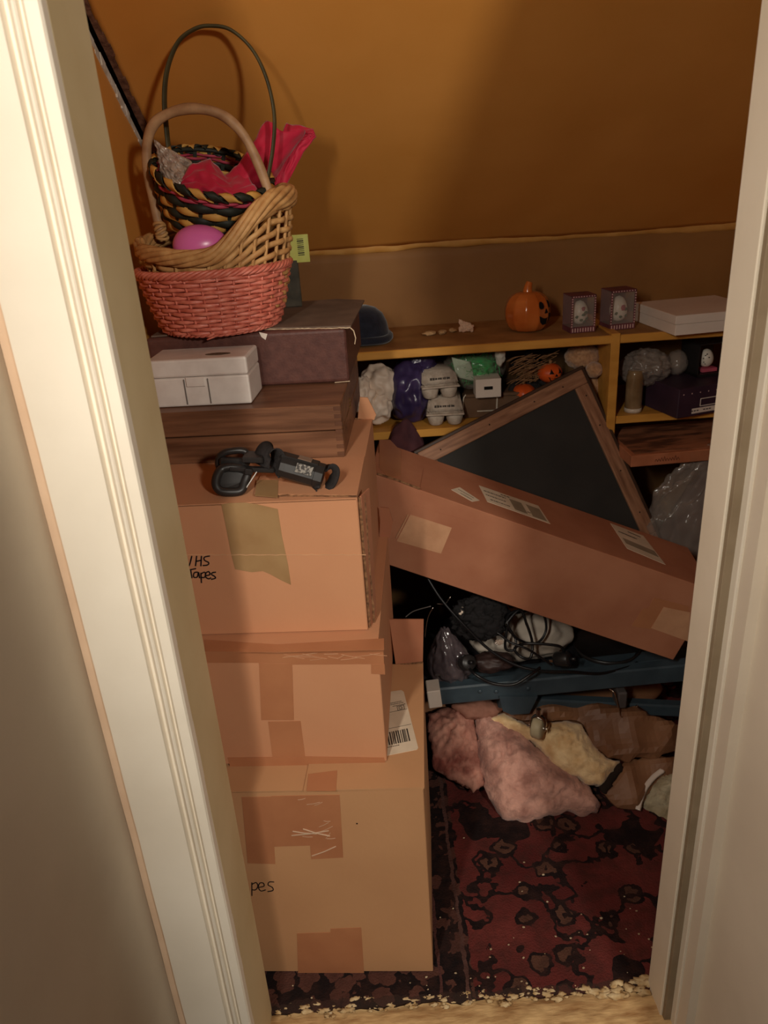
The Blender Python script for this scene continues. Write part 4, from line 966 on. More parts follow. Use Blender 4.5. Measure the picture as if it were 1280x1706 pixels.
# ---- on the lower shelf, left bay
t = thing('plastic_bag', 'knotted white plastic bag beside the purple bag on the lower shelf', 'bag', atY(634, 690, 2.10))
bm = B(); blob(bm, atY(634, 640, 2.12), (.056, .055, .058), .20, 1.15, 5, 3, ridged=True); obj('upper_bulge', bm, BAGW, t, True, world=True)
bm = B(); blob(bm, atY(626, 676, 2.10), (.046, .05, .050), .20, 1.2, 5, 9, ridged=True); obj('lower_bulge', bm, BAGW, t, True, world=True)
bm = B(); blob(bm, atY(606, 660, 2.08), (.034, .04, .05), .3, 1.8, 4, 5, ridged=True); obj('side_bulge', bm, BAGW, t, True, world=True)
c_ = atY(683, 660, 2.13); c_.z = ZL + .083
bm = B(); blob(bm, c_, (.062, .075, .088), .18, 1.2, 5, 11, ridged=True); blob(bm, atY(695, 612, 2.15), (.05, .05, .045), .3, 2, 4, 2, ridged=True)
tag(obj('plastic_bag', bm, BAGP, None, True), 'shiny dark purple plastic bag hanging over the lower shelf edge', 'bag')
bm = B(); blob(bm, atY(672, 735, 2.03) - Vector((0, 0, .10)), (.075, .05, .15), .14, 1.5, 5, 21); tag(obj('cloth_bag', bm, PLUM, None, True), 'dull plum fabric bag standing below the purple plastic bag', 'bag')
# egg cartons
def egg_carton(pos, rz, label):
    t = thing('egg_carton', label, 'carton', pos, (0, 0, rz), 'grey egg cartons stacked on the lower shelf')
    W_, D_ = .105, .18
    for i in range(2):
        for j in range(3):
            bm = B(); lathe(bm, [(.014, 0), (.019, .004), (.024, .020), (.0255, .034)], 12, Matrix.Translation((-.026 + .052 * i, -.058 + .058 * j, 0))); obj('egg_cup', bm, PULP, t, True)
    bm = B(); box(bm, (0, 0, .035), (W_, D_, .005), bevel=.002); obj('rim', bm, PULP, t)
    bm = B(); r_ = bmesh.ops.create_cube(bm, size=1.0)
    for v in r_['verts']:
        k = .84 if v.co.z > 0 else 1; v.co = Vector((v.co.x * (W_ - .003) * k, v.co.y * (D_ - .003) * k, .0375 + (v.co.z + .5) * .036))
    bmesh.ops.bevel(bm, geom=bm.edges[:], offset=.007, segments=3, affect='EDGES'); obj('carton_lid', bm, PULP, t, True)
    bm = B(); x = -.026
    nf = Vector((0, -1, .2)).normalized(); rr = random.Random(5)
    while x < .028:
        w_ = rr.choice((.003, .004, .0055)); y_ = -D_ / 2 + .0125 
        box(bm, (x, y_ - .0045, .058), (w_, .0012, rr.choice((.005, .0065))), Matrix.Rotation(0, 4, 'X')); x += w_ + .0016
    obj('stamp', bm, PRINT, t, kind='stuff')
    return t
pc = atZ(747, 713, ZL)
egg_carton(pc + Vector((0.0, .095, .0005)), R(-4), 'grey pulp egg carton with ink stamp, lower of the two stacked')
egg_carton(pc + Vector((-.022, .105, .0755)), R(5), 'grey pulp egg carton with ink stamp, upper of the two stacked')
# brown carton, slotted white box, bag of green grass
p = atZ(782, 716, ZL); p = atY(782, 706, 2.078); p.z = ZL; KH = (atY(815, 663, 2.055).z - ZL - .0014) / .1045
t = thing('carton', 'brown carton with white string on the lower shelf beside the egg cartons', 'box', p + Vector((.085, .10, 0)), (0, 0, R(-3)))
bm = B(); box(bm, (0, 0, .045 * KH), (.185, .16, .09 * KH), bevel=.002); obj('carton_body', bm, BROWNC, t)
bm = B(); box(bm, (0, 0, .0975 * KH), (.175, .155, .014 * KH), bevel=.002); obj('carton_top', bm, BROWNC, t)
bm = B(); tube(bm, spline([(-.086, -.078, .106 * KH), (-.093, -.083, .09 * KH), (-.094, -.084, .05 * KH)], 5), .0018, 5); tube(bm, [(.002, -.0815, .102 * KH), (.0, -.0820, .030 * KH)], .0024, 5); tube(bm, [(-.055, -.082, .030 * KH), (.025, -.082, .030 * KH)], .0018, 5); obj('string', bm, mat('white_string', (220, 206, 186), rough=.8), t)
pz = ZL + .1045 * KH + .001
q = atY(815, 661, 2.055)
t = thing('small_box', 'small white box with a dark slot on top of the brown carton', 'box', (q.x, q.y + .035, pz), (0, 0, R(-1)))
bm = B(); box(bm, (0, 0, .026), (.070, .06, .052), bevel=.0012); obj('box_body', bm, WHCARD, t)
bm = B(); box(bm, (0, -.0302, .027), (.024, .0012, .009), bevel=.0003); obj('slot', bm, HOLE, t)
c_ = atY(790, 612, 2.15)
t = thing('grass_bag', 'clear bag of bright green shredded basket grass above the slotted box', 'bag', c_ - Vector((0, 0, .05)))
bm = B(); rr = random.Random(21)
for i in range(420):
    u = Vector((rr.gauss(0, 1), rr.gauss(0, 1), rr.gauss(0, 1))).normalized(); k = rr.uniform(.55, 1.0)
    a_ = c_ + Vector((u.x * .072 * k, u.y * .05 * k, u.z * .046 * k)); d_ = Vector((rr.gauss(0, 1), rr.gauss(0, 1), rr.gauss(0, 1))).normalized() * .018
    tube(bm, [a_ - d_, a_ + Vector((rr.uniform(-.006, .006),) * 3), a_ + d_], 0, 4, flat=(.0022, .0006))
obj('green_grass', bm, GREENG, t, world=True, kind='stuff')
bm = B(); blob(bm, c_, (.060, .042, .037), .2, 2, 4, 8); obj('grass_core', bm, GREENG, t, True, world=True)
bm = B(); blob(bm, c_, (.084, .060, .056), .20, 2.2, 5, 4, ridged=True); obj('clear_bag', bm, CLEAR, t, True, world=True)
pl = atY(765, 612, 2.105); bm = B()
def f_lab(u, v): return pl + Vector((-.020 + .052 * u + .012 * v, -.004 * math.sin(u * 3) + .004 * nz(u * 5, v * 5), .030 - .056 * v - .016 * u))
sheet(bm, f_lab, 12, 10, .001); obj('bag_label', bm, mat('pale_green_label', (190, 204, 180), (170, 186, 162), rough=.3), t, True, world=True)
bm = B(); blob(bm, atY(834, 592, 2.09), (.013, .013, .026), .5, 2, 3, 3, ridged=True); obj('bag_knot', bm, mat('knot_white', (220, 214, 200), rough=.2), t, True, world=True)

# pumpkins, witch, plush
def mini_pumpkin(pos, r, label, rz, face=True):
    t = thing('toy_pumpkin', label, 'pumpkin', pos, (0, 0, rz), 'small orange pumpkins on the lower shelf')
    bm = B(); lathe(bm, [(max(.0005, r * math.sqrt(max(0, 1 - (k / 8) ** 2))), r * .80 * (1 + k / 8)) for k in range(-8, 9)], 40, rfun=lambda a, z: 1 - .07 * abs(math.cos(4 * a)) ** .7 + .03); obj('pumpkin_body', bm, PUMPD, t, True)
    bm = B(); tube(bm, [(0, 0, r * 1.5), (.002, 0, r * 1.85)], r * .14, 8); obj('stem', bm, TINSEL, t, True)
    if face:
        def fp(name, pts):
            bm = B(); P_ = []
            for x, z in pts:
                zz_ = z * r * .8 + r * .8; k = math.sqrt(max(.01, 1 - z * z)); P_.append(Vector((x * r, -math.sqrt(max(.0001, (r * k * 1.035) ** 2 - (x * r) ** 2)), zz_)))
            c0 = sum(P_, Vector()) / len(P_); vv = [bm.verts.new(q_ + Vector((0, -.0006, 0))) for q_ in P_]; cc = bm.verts.new(c0 + Vector((0, -.0016, 0))); bk = [bm.verts.new(q_ + Vector((0, .004, 0))) for q_ in P_]
            for i in range(len(vv)): bm.faces.new((cc, vv[i], vv[(i + 1) % len(vv)])); bm.faces.new((vv[i], bk[i], bk[(i + 1) % len(vv)], vv[(i + 1) % len(vv)]))
            obj(name, bm, HOLE, t)
        for q in (-1, 1): fp('eye', [(q * .55, .15), (q * .22, .15), (q * .36, .62)])
        fp('nose', [(-.12, -.12), (.12, -.12), (0, .1)])
        fp('mouth', [(-.62, -.15), (-.3, -.3), (.3, -.3), (.62, -.15), (.4, -.58), (0, -.66), (-.4, -.58)])
    return t
mini_pumpkin(atY(916, 637, 2.10), .034, 'small smiling orange pumpkin above the chalkboard corner', R(20))
mini_pumpkin(atY(872, 672, 2.125), .036, 'plain orange pumpkin half hidden behind the chalkboard edge', R(-30), False)
pw = atY(880, 640, 2.16)
t = thing('witch_figure', 'dark witch figurine with black cape and wide hat on the lower shelf', 'figurine', (pw.x, pw.y, ZL))
bm = B(); lathe(bm, [(.0005, 0), (.058, 0), (.052, .03), (.038, .07), (.022, .098), (.010, .104)], 24, rfun=lambda a, z: 1 + .08 * math.sin(7 * a)); obj('cape', bm, BLACKF, t, True)
bm = B(); blob(bm, (0, -.006, .118), (.018, .018, .021), .1, 2, 3, 1); obj('face', bm, mat('doll_face', (170, 108, 76), rough=.7), t, True)
bm = B(); blob(bm, (0, -.026, .116), (.004, .008, .004), .1, 2, 2, 1); obj('nose', bm, mat('doll_face', (170, 108, 76)), t, True)
bm = B(); lathe(bm, [(.0005, .134), (.050, .130), (.050, .132), (.021, .138), (.016, .152), (.004, .172), (.0005, .174)], 24); obj('hat', bm, BLACKF, t, True)
bm = B(); rr = random.Random(3)
for i in range(60):
    a_ = rr.uniform(0, 6.28); tube(bm, spline([(.014 * math.cos(a_), .014 * math.sin(a_), .13), (.024 * math.cos(a_), .024 * math.sin(a_), .11), (.03 * math.cos(a_ + .2), .03 * math.sin(a_ + .2), .085)], 3), .0012, 4)
obj('hair', bm, TINSEL, t, kind='stuff')
for q in (-1, 1):
    bm = B(); tube(bm, spline([(q * .024, -.01, .09), (q * .052, -.03, .07), (q * .056, -.05, .05)], 5), .012, 8, taper=lambda k: 1 - .35 * k); obj('sleeve', bm, BLACKF, t, True)
bm = B(); rr = random.Random(14); c0 = atY(868, 612, 2.10)
for i in range(70):
    a_ = c0 + Vector((rr.uniform(-.04, .06), rr.uniform(-.01, .02), rr.uniform(-.05, .02))); tube(bm, spline([a_, a_ + Vector((.02, -.006, .012)), a_ + Vector((.045, -.004, .014 + rr.uniform(-.01, .01)))], 3), .0011, 4)
tag(obj('straw_bundle', bm, TINSEL, kind=None), 'loose tan straw bundle between the green grass bag and the witch', 'straw'); bpy.data.objects['straw_bundle']['kind'] = 'stuff'
p = atY(980, 604, 2.16)
t = thing('plush_toy', 'fuzzy beige plush toy tucked under the shelf top beside the divider', 'toy', (p.x, p.y, ZL))
bm = B(); blob(bm, (p.x, p.y, ZL + .052), (.052, .05, .053), .06, 3, 5, 3, fine=.3); obj('body', bm, PLUSH, t, True, world=True)
bm = B(); blob(bm, atY(970, 594, 2.14), (.048, .045, .036), .08, 3, 5, 7, fine=.3); obj('head', bm, PLUSH, t, True, world=True)
bm = B(); blob(bm, atY(990, 616, 2.095), (.024, .024, .022), .08, 3, 4, 9, fine=.3); obj('muzzle', bm, PLUSH, t, True, world=True)
bm = B(); blob(bm, (p.x - .02, p.y - .05, ZL + .022), (.024, .034, .022), .08, 3, 4, 5, fine=.3); obj('paw', bm, PLUSH, t, True, world=True)

# ---- right bay
p = atZ(1058, 688, ZL)
t = thing('glass_tube', 'tall amber glass tube with pale base in the right bay of the shelf', 'jar', p + Vector((0, .018, 0)))
bm = B(); lathe(bm, [(.0005, 0), (.022, 0), (.023, .004), (.023, .100), (.020, .108), (.020, .116), (.0005, .116)], 28); obj('tube_body', bm, GLASSY, t, True)
bm = B(); lathe(bm, [(.0005, .0005), (.0236, .0005), (.0236, .012), (.0005, .012)], 28); obj('base_cap', bm, mat('pale_cap', (206, 190, 172), rough=.4), t, True)
bm = B(); blob(bm, atY(1075, 612, 2.10), (.066, .05, .048), .25, 2.2, 5, 14, ridged=True); o = obj('cellophane_bag', bm, CLEARF, None, True); tag(o, 'crinkled clear cellophane bag lying over the amber glass tube', 'bag')
bm = B(); blob(bm, atY(1128, 604, 2.12), (.030, .030, .036), .08, 2, 4, 6); tag(obj('film_ball', bm, CLEARF, None, True), 'round clear plastic ball between the cellophane bag and egg box', 'ball')
p = atZ(1128, 698, ZL); qa = atZ(1078, 662, ZL) - p; rz = math.atan2(qa.y, qa.x) - math.pi / 2
M_ = Matrix.Rotation(rz, 4, 'Z'); L1, L2 = qa.length + .02, .20
rz = R(16); M_ = Matrix.Rotation(rz, 4, 'Z'); L1 = .20; ctr = p + M_ @ Vector((L2 / 2, L1 / 2, 0)) + Vector((0, 0, 0))
t = thing('purple_box', 'dark purple card box with white label in the right bay', 'box', ctr, (0, 0, rz))
bm = B(); box(bm, (0, 0, .040), (L2, L1, .080), bevel=.0015); obj('box_body', bm, BOXPUR, t)
bm = B(); box(bm, (.02, -L1 / 2 - .0004, .0145), (L2 - .05, .0012, .014)); obj('white_label', bm, WHCARD, t, label='white printed label')
bm = B()
for x, y, sx, sz in ((.02, .046, .10, .0018), (.02, .026, .10, .0018), (-.03, .036, .0018, .020), (.07, .036, .0018, .020)): box(bm, (x + .0, -L1 / 2 - .0004, y), (sx, .0012, sz))
obj('window_outline', bm, WHCARD, t)
bm = B()
for k in range(8): box(bm, (-.055 + k * .009 + (k // 3) * .012, -L1 / 2 - .0012, .0150), (.006, .0008, .003))
obj('label_print', bm, PRINT, t, kind='stuff')
for k in range(5):
    bm = B(); blob(bm, (-.085 + k * .026, -L1 / 2, .064), (.0022, .001, .0022), 0, 1, 1); obj('stud', bm, mat('pale_dots', (214, 178, 168), rough=.6), t)
pz = ZL + .0808; q = atZ(1166, 628, pz)
t = thing('egg_display', 'white marked egg on a pink base inside a black display box', 'ornament', (q.x + .03, q.y + .045, pz), (0, 0, R(12)))
bm = B(); box(bm, (0, 0, .004), (.10, .085, .008)); box(bm, (0, .041, .045), (.10, .003, .09)); box(bm, (0, 0, .0895), (.10, .085, .003)); box(bm, (-.0485, 0, .045), (.003, .085, .09)); obj('display_box', bm, BLACKP, t)
bm = B(); box(bm, (-.004, -.012, .014), (.046, .04, .010), bevel=.001); obj('pink_base', bm, PINKB, t)
bm = B(); lathe(bm, [(max(.0005, .0195 * math.sqrt(max(0, 1 - (k / 10) ** 2)) * (1 - .1 * k / 10)), .0255 * k / 10) for k in range(-10, 11)], 28, Matrix.Translation((-.006, -.012, .0445))); obj('egg', bm, EGGW, t, True)
bm = B(); rr = random.Random(2)
for x, z in ((-.012, .010), (-.016, .002), (-.014, -.008), (-.008, .014), (-.010, -.013), (-.004, .005)):
    y = -math.sqrt(max(0, .0195 ** 2 * (1 - (z / .0255) ** 2) - x * x)); blob(bm, (x - .006, y - .012, z + .0445), (.003, .0012, .002), .4, 2, 1, int(x * 1e4))
obj('painted_marks', bm, PRINT, t, kind='stuff')

# ================================================================== LONG BOX, CHALKBOARD AND WHAT LIES UNDER THEM
A0 = Vector((-.005, 1.62, .871)); LYAW, LPIT, LROL = -.104, .387, .0
ML = Matrix.Rotation(LYAW, 4, 'Z') @ Matrix.Rotation(LPIT, 4, 'Y') @ Matrix.Rotation(LROL, 4, 'X')
LX, LY, LZ = (ML @ Vector((1, 0, 0))), (ML @ Vector((0, 1, 0))), (ML @ Vector((0, 0, 1)))
LH, LD, LL, LS = .207, .225, .827, .02
ctrL = A0 + LX * ((LL - LS) / 2) + LY * (LD / 2) - LZ * (LH / 2)
t = thing('long_box', 'long reddish cardboard box tilted down to the right with shipping labels', 'box', ctrL, ML.to_euler())
HXL = (LL + LS) / 2
bm = B(); box(bm, (0, -LD / 2 + .002, 0), (2 * HXL, .004, LH), bevel=.0015); box(bm, (0, LD / 2 - .002, 0), (2 * HXL, .004, LH), bevel=.0015)
box(bm, (0, 0, LH / 2 - .002), (2 * HXL, LD - .002, .004), bevel=.0015); box(bm, (0, 0, -LH / 2 + .002), (2 * HXL, LD - .002, .004), bevel=.0015); obj('carton_wall', bm, CARDR, t)
for q in (-1, 1):
    bm = B(); box(bm, (q * (HXL - .0025), 0, 0), (.004, LD - .006, LH - .006), bevel=.001); obj('end_flap', bm, CARDR, t)
TF, NT, NFL = A0, LZ, -LY
flap(t, 'end_flap', [A0 - LX * LS + LY * .004, A0 + LX * .095 + LY * .002, A0 + LX * .10 + LY * (LD * .6), A0 - LX * LS + LY * (LD * .6)], LZ, CARDR, .003)
bm = B(); tube(bm, [onp(628, 791, TF, NT) + LZ * .003, onp(660, 802, TF, NT) + LZ * .004, onp(699, 817, TF, NT) + LZ * .004], .0026, 5); obj('flap_edge', bm, CARDIN, t, world=True)
decal('tape', [(632, 733), (650, 733), (668, 752), (668, 792), (648, 796), (632, 780)], TF + LZ * .003, NT, TAPE, t)
decal('tape', [(690, 842), (794, 872), (775, 940), (660, 905)], TF, NFL, CARDR, t, t1=.0006)
decal('clear_tape', [(684, 857), (753, 879), (735, 922), (661, 901)], TF, NFL, TAPECLR, t, t1=.0012)
decal('tape', [(1090, 995), (1148, 1010), (1146, 1026), (1105, 1016), (1084, 1048), (1052, 1043), (1072, 1013), (1080, 1014)], TF, NFL, TAPE, t)
decal('clear_tape', [(1106, 1011), (1150, 1020), (1146, 1068), (1085, 1046)], TF, NFL, TAPECLR, t, t1=.0012)
bm = B(); tube(bm, [onp(680, 857, TF, NFL) - LY * .001, onp(672, 873, TF, NFL) - LY * .002, onp(660, 896, TF, NFL) - LY * .001], .0016, 5); obj('tape_ridge', bm, TAPECLR, t, world=True)
def label(name, quad, seed, blocks, lines):
    decal(name, quad, TF, NT, PAPER, t, t1=.0008)
    o, xr, yt = onp(*quad[3], TF, NT), onp(*quad[2], TF, NT), onp(*quad[0], TF, NT); ex, ey = xr - o, yt - o
    bm = B()
    for a_, b_, c_, d_ in blocks: plate(bm, [o + ex * a_ + ey * b_, o + ex * c_ + ey * b_, o + ex * c_ + ey * d_, o + ex * a_ + ey * d_], NT, .0007, .0013)
    obj('label_block', bm, mat('grey_print', (150, 134, 112), rough=.7), t, world=True, kind='stuff')
    bm = B(); rr = random.Random(seed)
    for a_, c_, b_ in lines:
        x = a_
        while x < c_:
            wd = rr.uniform(.012, .05); plate(bm, [o + ex * x + ey * b_, o + ex * min(c_, x + wd) + ey * b_, o + ex * min(c_, x + wd) + ey * (b_ + .04), o + ex * x + ey * (b_ + .04)], NT, .0007, .0013); x += wd + .012
    obj('label_print', bm, PRINT, t, world=True, kind='stuff')
label('small_label', [(766, 812), (799, 834), (787, 836), (752, 816)], 3, [], [(.1, .85, .55), (.35, .9, .2)])
label('shipping_label', [(798, 809), (897, 843), (917, 873), (812, 836)], 5, [(.46, .12, .66, .78), (.74, .08, .96, .8)], [(.34, .48, .86), (.04, .40, .70), (.04, .36, .45), (.08, .40, .2), (.68, .73, .25)])
label('shipping_label', [(1017, 872), (1072, 893), (1109, 941), (1045, 914)], 7, [(.08, .22, .94, .46)], [(.45, .8, .9), (.1, .6, .7)])

# framed chalkboard: one corner up, leaning back on the shelf
BA = Vector((.566, 2.064, .971)); v1 = Vector((-.451, -.123, -.159)).normalized(); v2_ = Vector((.203, -.140, -.468)); v2_ = (v2_ - v1 * v2_.dot(v1)).normalized()
bn = v1.cross(v2_).normalized()
if bn.y > 0: bn = -bn
MBd = Matrix(((v1.x, v2_.x, bn.x, 0), (v1.y, v2_.y, bn.y, 0), (v1.z, v2_.z, bn.z, 0), (0, 0, 0, 1)))
if MBd.determinant() < 0: MBd = Matrix(((v2_.x, v1.x, bn.x, 0), (v2_.y, v1.y, bn.y, 0), (v2_.z, v1.z, bn.z, 0), (0, 0, 0, 1))); S_ = True
else: S_ = False
LA, LB_ = .51, .54          # length along v1, along v2
dx, dy = (LB_, LA) if S_ else (LA, LB_)
t = thing('chalkboard', 'wood framed black chalkboard standing on one corner behind the long box', 'chalkboard', BA, MBd.to_euler())
bm = B(); box(bm, (dx / 2, dy / 2, -.010), (dx - .03, dy - .03, .006)); obj('board', bm, SLATE, t)
fw_ = .040
def frame_bar(cx, cy, sx, sy, m_):
    bm = B(); box(bm, (cx, cy, -.007), (sx, sy, .014), bevel=.0025, seg=2); obj('frame_bar', bm, m_, t)
frame_bar(dx / 2, fw_ / 2, dx, fw_, OAKH); frame_bar(dx / 2, dy - fw_ / 2, dx, fw_, OAKH)
frame_bar(fw_ / 2, dy / 2, fw_, dy - 2 * fw_, OAK); frame_bar(dx - fw_ / 2, dy / 2, fw_, dy - 2 * fw_, OAK)
for cx, cy, sx, sy in ((dx / 2, -.004, dx + .016, .008), (dx / 2, dy + .004, dx + .016, .008), (-.004, dy / 2, .008, dy), (dx + .004, dy / 2, .008, dy)):
    bm = B(); box(bm, (cx, cy, -.012), (sx, sy, .022), bevel=.001); obj('edge_strip', bm, OAKD, t, label='dark outer edge strip')
for k, (x, y) in enumerate(((fw_ / 2, .07), (fw_ / 2, .16), (.07, fw_ / 2), (.16, fw_ / 2), (.30, fw_ / 2), (.45, fw_ / 2), (fw_ / 2, .30), (fw_ / 2, .43))):
    bm = B(); lathe(bm, [(.0002, 0), (.0022, 0), (.0022, .0006), (.0002, .0006)], 8, Matrix.Translation((x, y, 0))); obj('nail', bm, DARK, t)

# cot frame folded flat on the insulation
CY = 1.60
t = thing('folding_cot', 'folded blue metal cot frame with caster lying on the insulation', 'cot', atY(900, 1150, CY))
def cbar(name, p, q, Y0, Y1, wd, ht, m_=BLUEM, bev=.004):
    bm = B(); bar(bm, atY(*p, Y0), atY(*q, Y1), wd, ht, bev); return obj(name, bm, m_, t, world=True)
cbar('side_rail', (722, 1156), (1165, 1113), CY, CY, .034, .052)
cbar('side_rail', (830, 1166), (1165, 1182), CY + .03, CY + .03, .030, .036)
cbar('top_rail', (728, 1135), (1165, 1088), CY + .06, CY + .09, .05, .016)
cbar('rear_rail', (740, 1100), (1110, 1072), CY + .32, CY + .32, .034, .040)
cbar('end_block', (712, 1157), (734, 1154), CY - .004, CY - .004, .05, .052, WHCARD, .002)
bm = B(); box(bm, (.37, CY + .20, atY(900, 1130, CY).z - .035), (.60, .33, .012), bevel=.003); obj('cot_deck', bm, mat('dark_canvas', (38, 36, 40), (30, 28, 32), rough=.9), t, world=True)
bm = B(); P = [atY(x, y, CY - .022) for x, y in ((832, 1160), (896, 1160), (882, 1188), (852, 1190), (838, 1184))]; plate(bm, P, (0, -1, 0), -.005, .002); obj('caster_plate', bm, BLUEM, t, world=True)
cc = atY(897, 1211, CY - .075); wx = Vector((.86, -.5, 0)).normalized()
Mw = wx.to_track_quat('Z', 'Y').to_matrix().to_4x4(); Mw.translation = cc
bm = B(); lathe(bm, [(.004, -.013), (.025, -.013), (.029, -.009), (.029, .009), (.025, .013), (.004, .013)], 28, Mw); wh = obj('caster_wheel', bm, TYRE, t, True, world=True)
for q in (-1, 1):
    bm = B(); o_ = cc + wx * (.0185 * q); tube(bm, spline([o_ - UZ * .004, o_ + UZ * .016, o_ + UZ * .028 - wx * .006 * q, cc + UZ * .034], 6), 0, 6, flat=(.014, .003), up=wx); obj('caster_fork', bm, CHROME, t, True, world=True)
bm = B(); tube(bm, [cc - wx * .023, cc + wx * .023], .004, 8); obj('caster_axle', bm, CHROME, t, world=True)
bm = B(); tube(bm, [cc + UZ * .030, cc + UZ * .055], .006, 8); obj('caster_stem', bm, CHROME, t, world=True)
for x, y in ((800, 1152), (827, 1152), (880, 1147)):
    bm = B(); blob(bm, atY(x, y, CY - .018), (.006, .004, .006), 0, 1, 2); obj('rivet', bm, BLUEM, t, True, world=True)
bm = B(); tube(bm, spline([atY(x, y, CY + d) for x, y, d in ((1016, 1148, -.02), (1024, 1154, -.03), (1028, 1166, -.03), (1032, 1182, -.03), (1035, 1194, -.03), (1046, 1193, -.02), (1060, 1191, .0))], 5), .0018, 6); obj('wire_hook', bm, CHROME, t, True, world=True)
cbar('steel_rod', (1060, 1176), (1104, 1202), CY + .01, CY + .03, .006, .006, CHROME, .001)
bm = B(); box(bm, atY(1033, 1158, CY - .0), (.024, .05, .05), bevel=.004); obj('leg_pivot', bm, mat('grey_plastic', (84, 76, 74), rough=.6), t, world=True)

# insulation heap: floor to back slope
HPn = Vector((0, -math.sin(R(38)), math.cos(R(38)))); HP0 = Vector((.3, 1.45, .022))
def hpts(px, lift=0.0): return [onp(x, y, HP0 + HPn * lift, HPn) for x, y in px]
def batt(name, px, m_, thick, edge, amp, freq, label, cat, lift=0.0, seed=0, ridged=False, below=.04, step=.005, group=None):
    bm = B(); pad(bm, hpts(px, lift), HPn, thick, edge, amp, freq, step, below, seed, ridged)
    o = obj(name, bm, m_, None, m_ is not KRAFT); return tag(o, label, cat, group)
bm = B(); blob(bm, (.36, 1.79, .118), (.36, .19, .10), .10, 1.6, 5, 2)
tag(obj('insulation_roll', bm, KRAFT, None, True), 'brown kraft faced insulation roll lying under the cot frame', 'insulation')
batt('insulation_batt', [(712, 1190), (762, 1176), (790, 1190), (798, 1240), (806, 1290), (812, 1310), (790, 1318), (765, 1306), (738, 1290), (722, 1270), (716, 1230)], ROSEF, .035, .05, .022, 14, 'rose stained scrap of insulation beside the bottom cardboard box', 'insulation', .0, 5)
batt('insulation_batt', [(792, 1200), (806, 1184), (830, 1196), (870, 1222), (902, 1252), (930, 1278), (962, 1296), (985, 1318), (1000, 1338), (996, 1356), (972, 1360), (946, 1352), (905, 1362), (872, 1370), (838, 1366), (822, 1340), (806, 1300), (796, 1250)], PINKF, .050, .05, .014, 12, 'big dirty pink fibreglass insulation batt lying on the rug', 'insulation', .012, 9)
batt('insulation_batt', [(814, 1196), (838, 1188), (880, 1208), (935, 1202), (968, 1206), (988, 1240), (1012, 1264), (1034, 1270), (1020, 1288), (1002, 1312), (982, 1306), (950, 1290), (926, 1276), (900, 1248), (868, 1222), (838, 1214), (818, 1206)], CREAMF, .044, .045, .010, 14, 'cream yellow fluffy insulation batt below the caster wheel', 'insulation', .022, 13)
batt('kraft_sheet', [(838, 1186), (930, 1166), (1000, 1172), (1060, 1180), (1130, 1205), (1128, 1250), (1090, 1262), (1040, 1268), (1014, 1262), (990, 1240), (970, 1204), (930, 1198), (880, 1204)], KRAFT, .012, .02, .022, 8, 'crumpled brown kraft paper torn open above the cream insulation', 'paper', .030, 3, True, .02, .013)
batt('kraft_sheet', [(1038, 1272), (1090, 1258), (1130, 1262), (1126, 1290), (1090, 1310), (1064, 1350), (1030, 1346), (1004, 1322), (1012, 1300)], KRAFT, .012, .02, .018, 9, 'folded brown kraft paper strip reaching the rug by the grey fluff', 'paper', .020, 6, True, .02, .013)
batt('dark_scrap', [(998, 1310), (1034, 1270), (1040, 1276), (1026, 1300), (1010, 1322)], DARK, .006, .01, .006, 20, 'small dark torn scrap at the tip of the cream insulation', 'scrap', .034, 2, False, .01, .005)
batt('insulation_clump', [(1094, 1292), (1118, 1282), (1150, 1290), (1150, 1380), (1112, 1386), (1086, 1362), (1064, 1340), (1080, 1310)], GREYF, .045, .04, .020, 20, 'greyish yellow insulation clump half hidden by the right door jamb', 'insulation', .0, 17)
bm = B(); tube(bm, spline([h_ + HPn * .030 for h_ in hpts([(1100, 1286), (1084, 1298), (1070, 1316), (1062, 1336), (1058, 1352)])], 6), 0, 5, flat=(.012, .002), up=HPn); tag(obj('paper_strip', bm, WHCARD, None, True), 'thin curved white paper strip edging the greyish insulation clump', 'paper')
batt('insulation_batt', [(752, 1174), (800, 1166), (846, 1172), (838, 1186), (808, 1200), (778, 1198)], mat('kraft_pink', (168, 118, 100), (120, 76, 60), rough=.8, scale=20, bump=.3), .020, .03, .016, 12, 'folded pinkish paper backed insulation end right under the cot rail', 'insulation', .03, 23, True, .02)

# things lying on the cot: white bag, clear bag, cables
zd = atY(900, 1130, CY).z - .029
bm = B(); c_ = atY(868, 1066, CY + .16); blob(bm, (c_.x, c_.y, zd + .058), (.135, .085, .066), .12, 1.3, 5, 5, ridged=True)
tag(obj('plastic_bag', bm, mat('dim_white_bag', (206, 194, 178), (184, 172, 158), rough=.45, scale=10, bump=.35, bscale=20), None, True), 'crumpled white bag under the coiled black cables', 'bag')
cg = atY(748, 1060, CY + .05)
t = thing('clear_bag', 'clear plastic bag with grey contents next to the raised box flap', 'bag', (cg.x, cg.y, zd))
bm = B(); blob(bm, (cg.x, cg.y + .01, zd + .060), (.045, .045, .062), .2, 2, 5, 6); obj('contents', bm, GREYBAG, t, True, world=True)
bm = B(); blob(bm, (cg.x, cg.y, zd + .078), (.052, .050, .088), .16, 2.0, 5, 8, ridged=True)
for v in bm.verts:
    k = 1.12 - .62 * max(0, (v.co.z - zd - .05) / .11); v.co.x = cg.x + (v.co.x - cg.x) * k - .010 * max(0, (v.co.z - zd - .05) / .11); v.co.y = cg.y + (v.co.y - cg.y) * k
obj('film', bm, mat('dark_film', (120, 106, 108), (84, 72, 76), rough=0.16, scale=14, bump=.8, bscale=26, alpha=.55, spec=.9), t, True, world=True)
bm = B(); tube(bm, spline([atY(x, y, CY + .02) for x, y in ((722, 1012), (714, 1026), (710, 1045), (708, 1062))], 4), .0016, 5); obj('seam', bm, CHROME, t, True, world=True)
